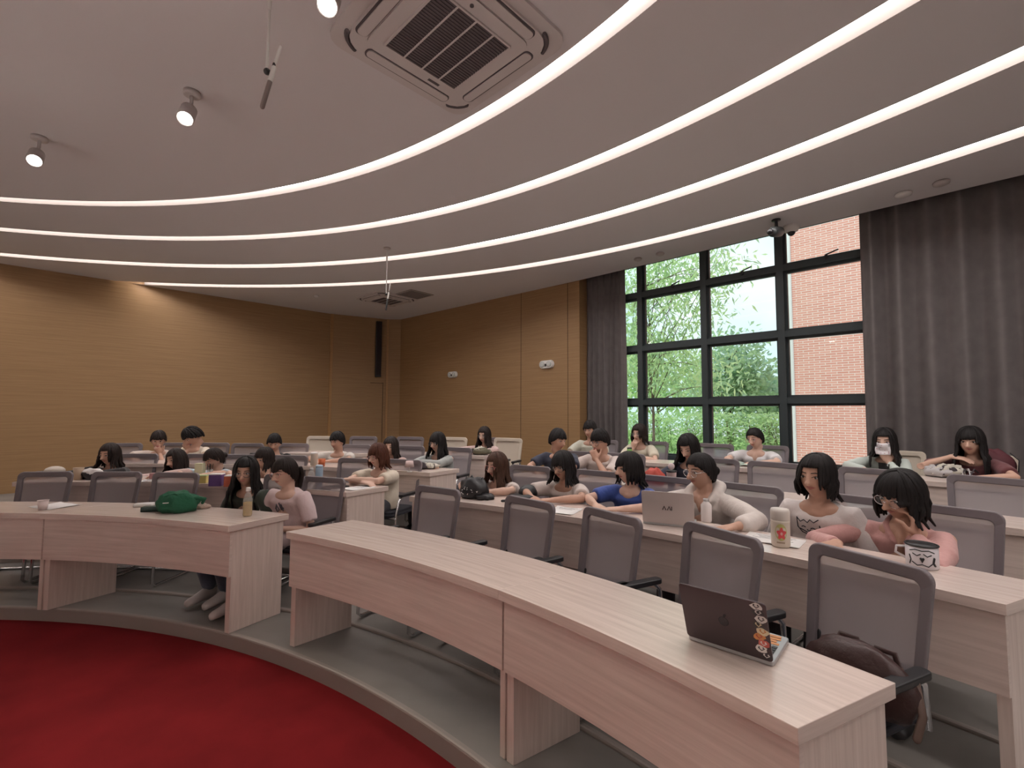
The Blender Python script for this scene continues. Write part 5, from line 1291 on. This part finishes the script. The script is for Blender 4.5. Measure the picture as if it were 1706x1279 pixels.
def bottle(name, label, px, py, row, r, h, m, capm, neck=True, group=None):
    t = item(name, label, 'bottle', px, py, row, 0, group); mb = MB()
    prof = [(r*.3, .001), (r*.95, 0), (r, .01), (r, h*.72), (r*.55, h*.86), (r*.48, h*.9)] if neck else [(r*.3, .001), (r*.95, 0), (r, .01), (r, h*.86), (r*.96, h*.9), (r*.5, h*.9)]
    mb.lathe(prof, seg=20); mb.build('bottle_body', m, t, True); mb = MB(); c_ = r*.55 if neck else r*.98; mb.lathe([(c_, h*.88), (c_, h*.985), (c_*.8, h)], seg=18); mb.build('cap', capm, t, True); return t
bottle('water_bottle', 'clear plastic water bottle on the second-row aisle desk', 518, 812, 2, .030, .19, PET, M_WHITE)
bottle('water_bottle', 'pale blue tall bottle right beside the clear water bottle', 531, 813, 2, .034, .22, mat('pale_blue', (.36, .48, .60), .3, alpha=.9), mat('pale_blue_cap', (.40, .52, .62), .4), False)
mb = MB(); mb.rbox((0, 0, .006), (.17, .24, .010), .012); one(mb, 'tablet', M_BLACK, 'flat dark tablet on the second-row aisle desk', 'tablet', 556, 812, 2, -40, smooth=False)
sheet('white paper sheet next to the dark tablet on the aisle desk', 596, 813, 2, -35, .21, .28, lines=4)
# third row, left
t = bottle('tumbler', 'cream patterned tumbler beside the orange cup in the third row', 523, 776, 3, .042, .165, mat('tumbler_cream', (.55, .48, .40), .5), M_WHITE, False)
cup('paper_cup', 'orange paper cup before the young man in the off-white tee', 'cup', 536, 777, 3, .032, .042, .09, mat('cup_orange', (.62, .16, .06), .6))
t = item('table_lamp', 'tiny white and pink lamp-shaped ornament by the printed cloth heap', 'ornament', 682, 786, 3); mb = MB(); mb.lathe([(.03, 0), (.03, .008), (.008, .014), (.007, .06)], seg=14); mb.build('base', PAPER, t, True); mb = MB(); mb.lathe([(.052, .055), (.040, .12), (.01, .121)], seg=18); mb.build('lamp_shade', mat('shade_pink', (.62, .48, .46), .7), t, True)
def heap(name, label, cat, px, py, row, rr, cols, seed, n=4, rz=0):
    t = item(name, label, cat, px, py, row, rz); q = random.Random(seed)
    for k in range(n):
        mb = MB(); blob(mb, (q.uniform(-.5, .5)*rr[0], q.uniform(-.4, .4)*rr[1], rr[2]*(.45+.25*k/n)), (rr[0]*q.uniform(.45, .7), rr[1]*q.uniform(.5, .8), rr[2]*q.uniform(.5, .75)), seed+k, .3); mb.build('fold', cols[k % len(cols)], t, True)
    for k in range(7):
        mb = MB(); a = q.uniform(-.8, .8)*rr[0]; mb.tube([(a, -rr[1]*.7, rr[2]*.35), (a+q.uniform(-.05, .05), -rr[1]*.1, rr[2]*1.0), (a+q.uniform(-.1, .1), rr[1]*.6, rr[2]*.6)], .006, 5); mb.build('stripe', cols[(k+1) % len(cols)], t, True)
    return t
PR = [mat('print_dark', (.045, .035, .04), .8), mat('print_pale', (.50, .47, .40), .8), mat('print_rose', (.20, .13, .14), .8)]
heap('cloth_heap', 'heap of dark floral printed cloth on the third-row aisle desk end', 'cloth', 706, 781, 3, (.19, .10, .06), PR, 21)
heap('cloth_bag', 'dark printed bag lying before the woman at the back-row aisle desk', 'bag', 801, 757, 4, (.17, .10, .08), [PR[0], mat('olive', (.12, .11, .07), .8), PR[1]], 25)
# second row, right
t = item('drawstring_bag', 'black drawstring bag with small white marks on the second-row desk', 'bag', 789, 829, 2, -20)
mb = MB(); blob(mb, (0, 0, .065), (.13, .09, .105), 31, .12); mb.build('bag_body', M_BLACK, t, True); mb = MB(); blob(mb, (.10, -.02, .02), (.10, .07, .03), 33, .2); mb.build('loose_end', M_BLACK, t, True)
mb = MB(); mb.tube([(-.05, 0, .14), (-.02, .01, .18), (.0, 0, .15)], .012, 8); mb.tube([(.05, 0, .14), (.08, .01, .17), (.075, 0, .13)], .012, 8); mb.build('drawstring', M_BLACK, t, True)
r = random.Random(8); mb = MB()
for k in range(12): x_ = r.uniform(-.08, .08); z_ = r.uniform(.03, .10); mb.tube([(x_, -.088-.0*z_, z_), (x_+r.uniform(.004, .012), -.089, z_+r.uniform(-.01, .01))], .0022, 5)
o = mb.build('white_print', PAPER, t); o['kind'] = 'stuff'
t = item('umbrella', 'folded black umbrella on the desk right of the brown-haired woman', 'umbrella', 862, 838, 2, 20); mb = MB(); mb.tube([(-.08, 0, .025), (-.03, 0, .03), (.10, 0, .03), (.16, 0, .025)], [.018, .030, .034, .012], 10); mb.build('canopy', M_BLACK, t, True); mb = MB(); mb.tube([(-.08, 0, .025), (-.13, 0, .025)], .011, 8); mb.build('handle', M_BLACK, t, True)
t = item('cap', 'black cap standing behind the folded umbrella', 'cap', 880, 826, 2, 30); mb = MB(); mb.ball((0, 0, .03), (.09, .08, .07), 18, 10, 0, None, lambda v: (v.x, v.y, max(v.z, -.4))); mb.build('crown', M_BLACK, t, True); mb = MB(); mb.ball((-.11, 0, .015), (.08, .07, .01), 16, 6); mb.build('brim', M_BLACK, t, True)
sheet('white paper sheet in front of the woman with the black fringe', 940, 851, 2, -28, .21, .25, lines=3)
t = bottle('milk_bottle', 'small white yogurt bottle beside the silver laptop', 1177, 869, 2, .034, .155, mat('milk_white', (.74, .68, .66), .4), mat('foil', (.6, .6, .6), .3, metal=.8))
mb = MB(); mb.tube([(.012, .0, 0.006), (-.05, .02, 0.006)], .006, 8); one(mb, 'pen', M_DARKM, 'dark pen lying on the second-row desk behind the fourth front chair', 'pen', 1232, 893, 2, 30)
# thermos with a red flower
t = item('thermos', 'cream thermos with a red flower and green leaves standing on the second-row desk', 'thermos', 1301, 910, 2, 0); R_t = .047; d_ = math.atan2(-t.location.y, -t.location.x)
mb = MB(); mb.lathe([(.02, .001), (.040, 0), (R_t, .012), (R_t, .135), (R_t*1.02, .145), (.03, .146)], seg=28); mb.build('bottle_body', mat('thermos_cream', (.60, .54, .46), .4), t, True)
mb = MB(); mb.lathe([(.046, .146), (.048, .15), (.048, .192), (.044, .205), (.02, .208)], seg=28); mb.build('lid', mat('thermos_lid', (.62, .57, .52), .4), t, True)
def onc(a, z, r_=.0478): return Vector((math.cos(d_+a)*r_, math.sin(d_+a)*r_, z))
def patch(mb, a, z, ra, rz_, r_=.0482, n=14, wob=0, q=None):
    c = onc(a, z, r_); P = [c]+[onc(a+math.cos(2*math.pi*k/n)*ra*(1+wob*math.sin(5*2*math.pi*k/n)), z+math.sin(2*math.pi*k/n)*rz_*(1+wob*math.sin(5*2*math.pi*k/n)), r_) for k in range(n)]
    mb.add(P, [(0, 1+k, 1+(k+1) % n) for k in range(n)])
mb = MB(); patch(mb, 0.05, .085, .62, .045, .0476, 20); mb.build('leaf_print', mat('leafprint', (.42, .42, .16), .5), t)
mb = MB(); patch(mb, 0.1, .078, .42, .028, .0484, 30, .25); mb.build('flower_print', mat('flowerprint', (.62, .07, .08), .5), t)
mb = MB(); patch(mb, 0.1, .078, .12, .009, .0490, 10); mb.build('flower_centre', mat('flowerpink', (.75, .42, .38), .5), t)
mb = MB(); [patch(mb, -.35+.12*k, .030, .04, .005, .0484, 8) for k in range(7)]; o = mb.build('lettering', mat('lettering_brown', (.20, .12, .06), .5), t); o['kind'] = 'stuff'
sheet('open notebook beside the flower thermos', 1287, 900, 2, -42, .30, .21, 'notebook', 'notebook', lines=4)
# white mug with a black drawing
t = item('mug', 'wide white mug with black face drawing beside the woman in pink', 'mug', 1537, 944, 2, 0); d_ = math.atan2(-t.location.y, -t.location.x)
mb = MB(); mb.lathe([(.03, .001), (.058, 0), (.062, .008), (.062, .105), (.058, .105), (.058, .02), (.01, .018)], seg=30); mb.build('mug_body', mat('mug_white', (.62, .58, .60), .3), t, True)
mb = MB(); pts = [(math.cos(a)*.061, math.sin(a)*.061, .106) for a in [2*math.pi*k/24 for k in range(25)]]; mb.tube(pts, .005, 6, cap=False); mb.lathe([(.059, .100), (.055, .108), (.01, .109)], seg=24); mb.build('lid', M_BLACK, t, True)
mb = MB()
def arc_on(mb, pts, r_=.0632, w=.0026): mb.tube([Vector((math.cos(d_+a)*r_, math.sin(d_+a)*r_, z)) for a, z in pts], w, 5)
arc_on(mb, [(-.75, .082), (-.4, .090), (0, .086), (.4, .090), (.75, .080)]); arc_on(mb, [(-.55, .070), (-.3, .062), (-.1, .070)]); arc_on(mb, [(.1, .072), (.3, .062), (.55, .070)]); arc_on(mb, [(-.06, .05), (0, .035), (.06, .05)], w=.006); arc_on(mb, [(-.6, .03), (-.3, .018), (0, .024), (.35, .016), (.6, .03)]); arc_on(mb, [(-.8, .06), (-.7, .04), (-.8, .02)]); arc_on(mb, [(.75, .055), (.68, .035), (.8, .022)], w=.005)
mb.build('drawing', M_BLACK, t)
mb = MB(); hx = Vector((math.cos(d_-1.7), math.sin(d_-1.7), 0)); mb.tube([hx*.06+Vector((0, 0, .085)), hx*.095+Vector((0, 0, .08)), hx*.10+Vector((0, 0, .05)), hx*.06+Vector((0, 0, .03))], .006, 8); mb.build('handle', mat('mug_white', (.62, .58, .60), .3), t, True)
# third row, right
bottle('water_bottle', 'black cylindrical bottle before the boy in the V-neck tee', 997, 786, 3, .032, .17, M_BLACK, M_BLACK, False)
mb = MB(); blob(mb, (0, 0, .055), (.10, .07, .10), 41, .12); one(mb, 'pouch', mat('red_pouch', (.42, .055, .035), .6), 'round orange-red pouch left of the pink tumbler', 'pouch', 1090, 808, 3, 0)
t = item('tumbler', 'pink tumbler with a round straw lid beside the red pouch', 'tumbler', 1119, 813, 3); mb = MB(); mb.lathe([(.01, .001), (.034, 0), (.042, .13), (.043, .145)], seg=22); mb.build('cup_body', mat('tumbler_pink', (.60, .44, .43), .4), t, True)
mb = MB(); mb.lathe([(.046, .142), (.046, .155), (.02, .158)], seg=22); mb.build('lid', M_BLACK, t, True); mb = MB(); mb.ball((0, 0, .19), (.030, .012, .030), 16, 10); mb.tube([(0, 0, .15), (0, 0, .18)], .006, 6); mb.build('straw_topper', mat('topper', (.66, .52, .52), .5), t, True)
mb = MB(); mb.rbox((0, 0, .012), (.17, .10, .022), .01); one(mb, 'pencil_case', M_BLACK, 'dark pencil case behind the red pouch', 'pencil case', 1105, 798, 3, -20, smooth=False)
sheet('printed paper with pink marks behind the masked woman, beside the third-row chairs', 1440, 842, 3, -30, .21, .29, lines=5)
# back row, right
t = item('open_book', 'open book with pale green pages before the woman in white at the window', 'book', 1236, 775, 4, -42)
for s_ in (-1, 1):
    mb = MB(); P = []
    for j in range(2):
        for i in range(7): P.append((s_*.17*i/6, -.12+.24*j, .004+.022*math.sin(math.pi*min(1, i/6*.9+.1))))
    mb.add(P, [(i, i+1, i+8, i+7) for i in range(6)]); o = mb.build('page_block', mat('page_green', (.52, .66, .58), .7), t, True); so = o.modifiers.new('t', 'SOLIDIFY'); so.thickness = .008
bottle('water_bottle', 'small green bottle beside the woman in the cream tee at the window', 1049, 765, 4, .032, .15, mat('green_bottle', (.20, .42, .12), .4), M_BLACK, False)
mb = MB(); mb.tube([(-.07, 0, .02), (.07, 0, .035)], .007, 8); one(mb, 'pen', M_BLACK, 'black pen resting on the back-row desk in front of the brick wall', 'pen', 1395, 782, 4, 20)
heap('printed_bag', 'grey and black printed cloth bag on the back-row desk at the right edge', 'bag', 1577, 795, 4, (.20, .12, .09), [mat('grey_cloth', (.42, .40, .40), .8), PR[0], PR[1]], 51, 5, -40)
mb = MB(); blob(mb, (0, 0, .10), (.16, .11, .15), 61, .1)
p = at_z(1655, 792, zt(4)); t = thing('backpack', 'dark red backpack beside the woman in the dark red top', 'backpack', (p.x, p.y, p.z+.001), rad(-40)); mb.build('bag_body', mat('wine_pack', (.10, .022, .03), .7), t, True)
mb = MB(); mb.tube([(.12, -.05, .22), (.17, -.06, .16), (.16, -.07, .04)], .012, 8, flat=.4); mb.build('strap', M_BLACK, t, True)
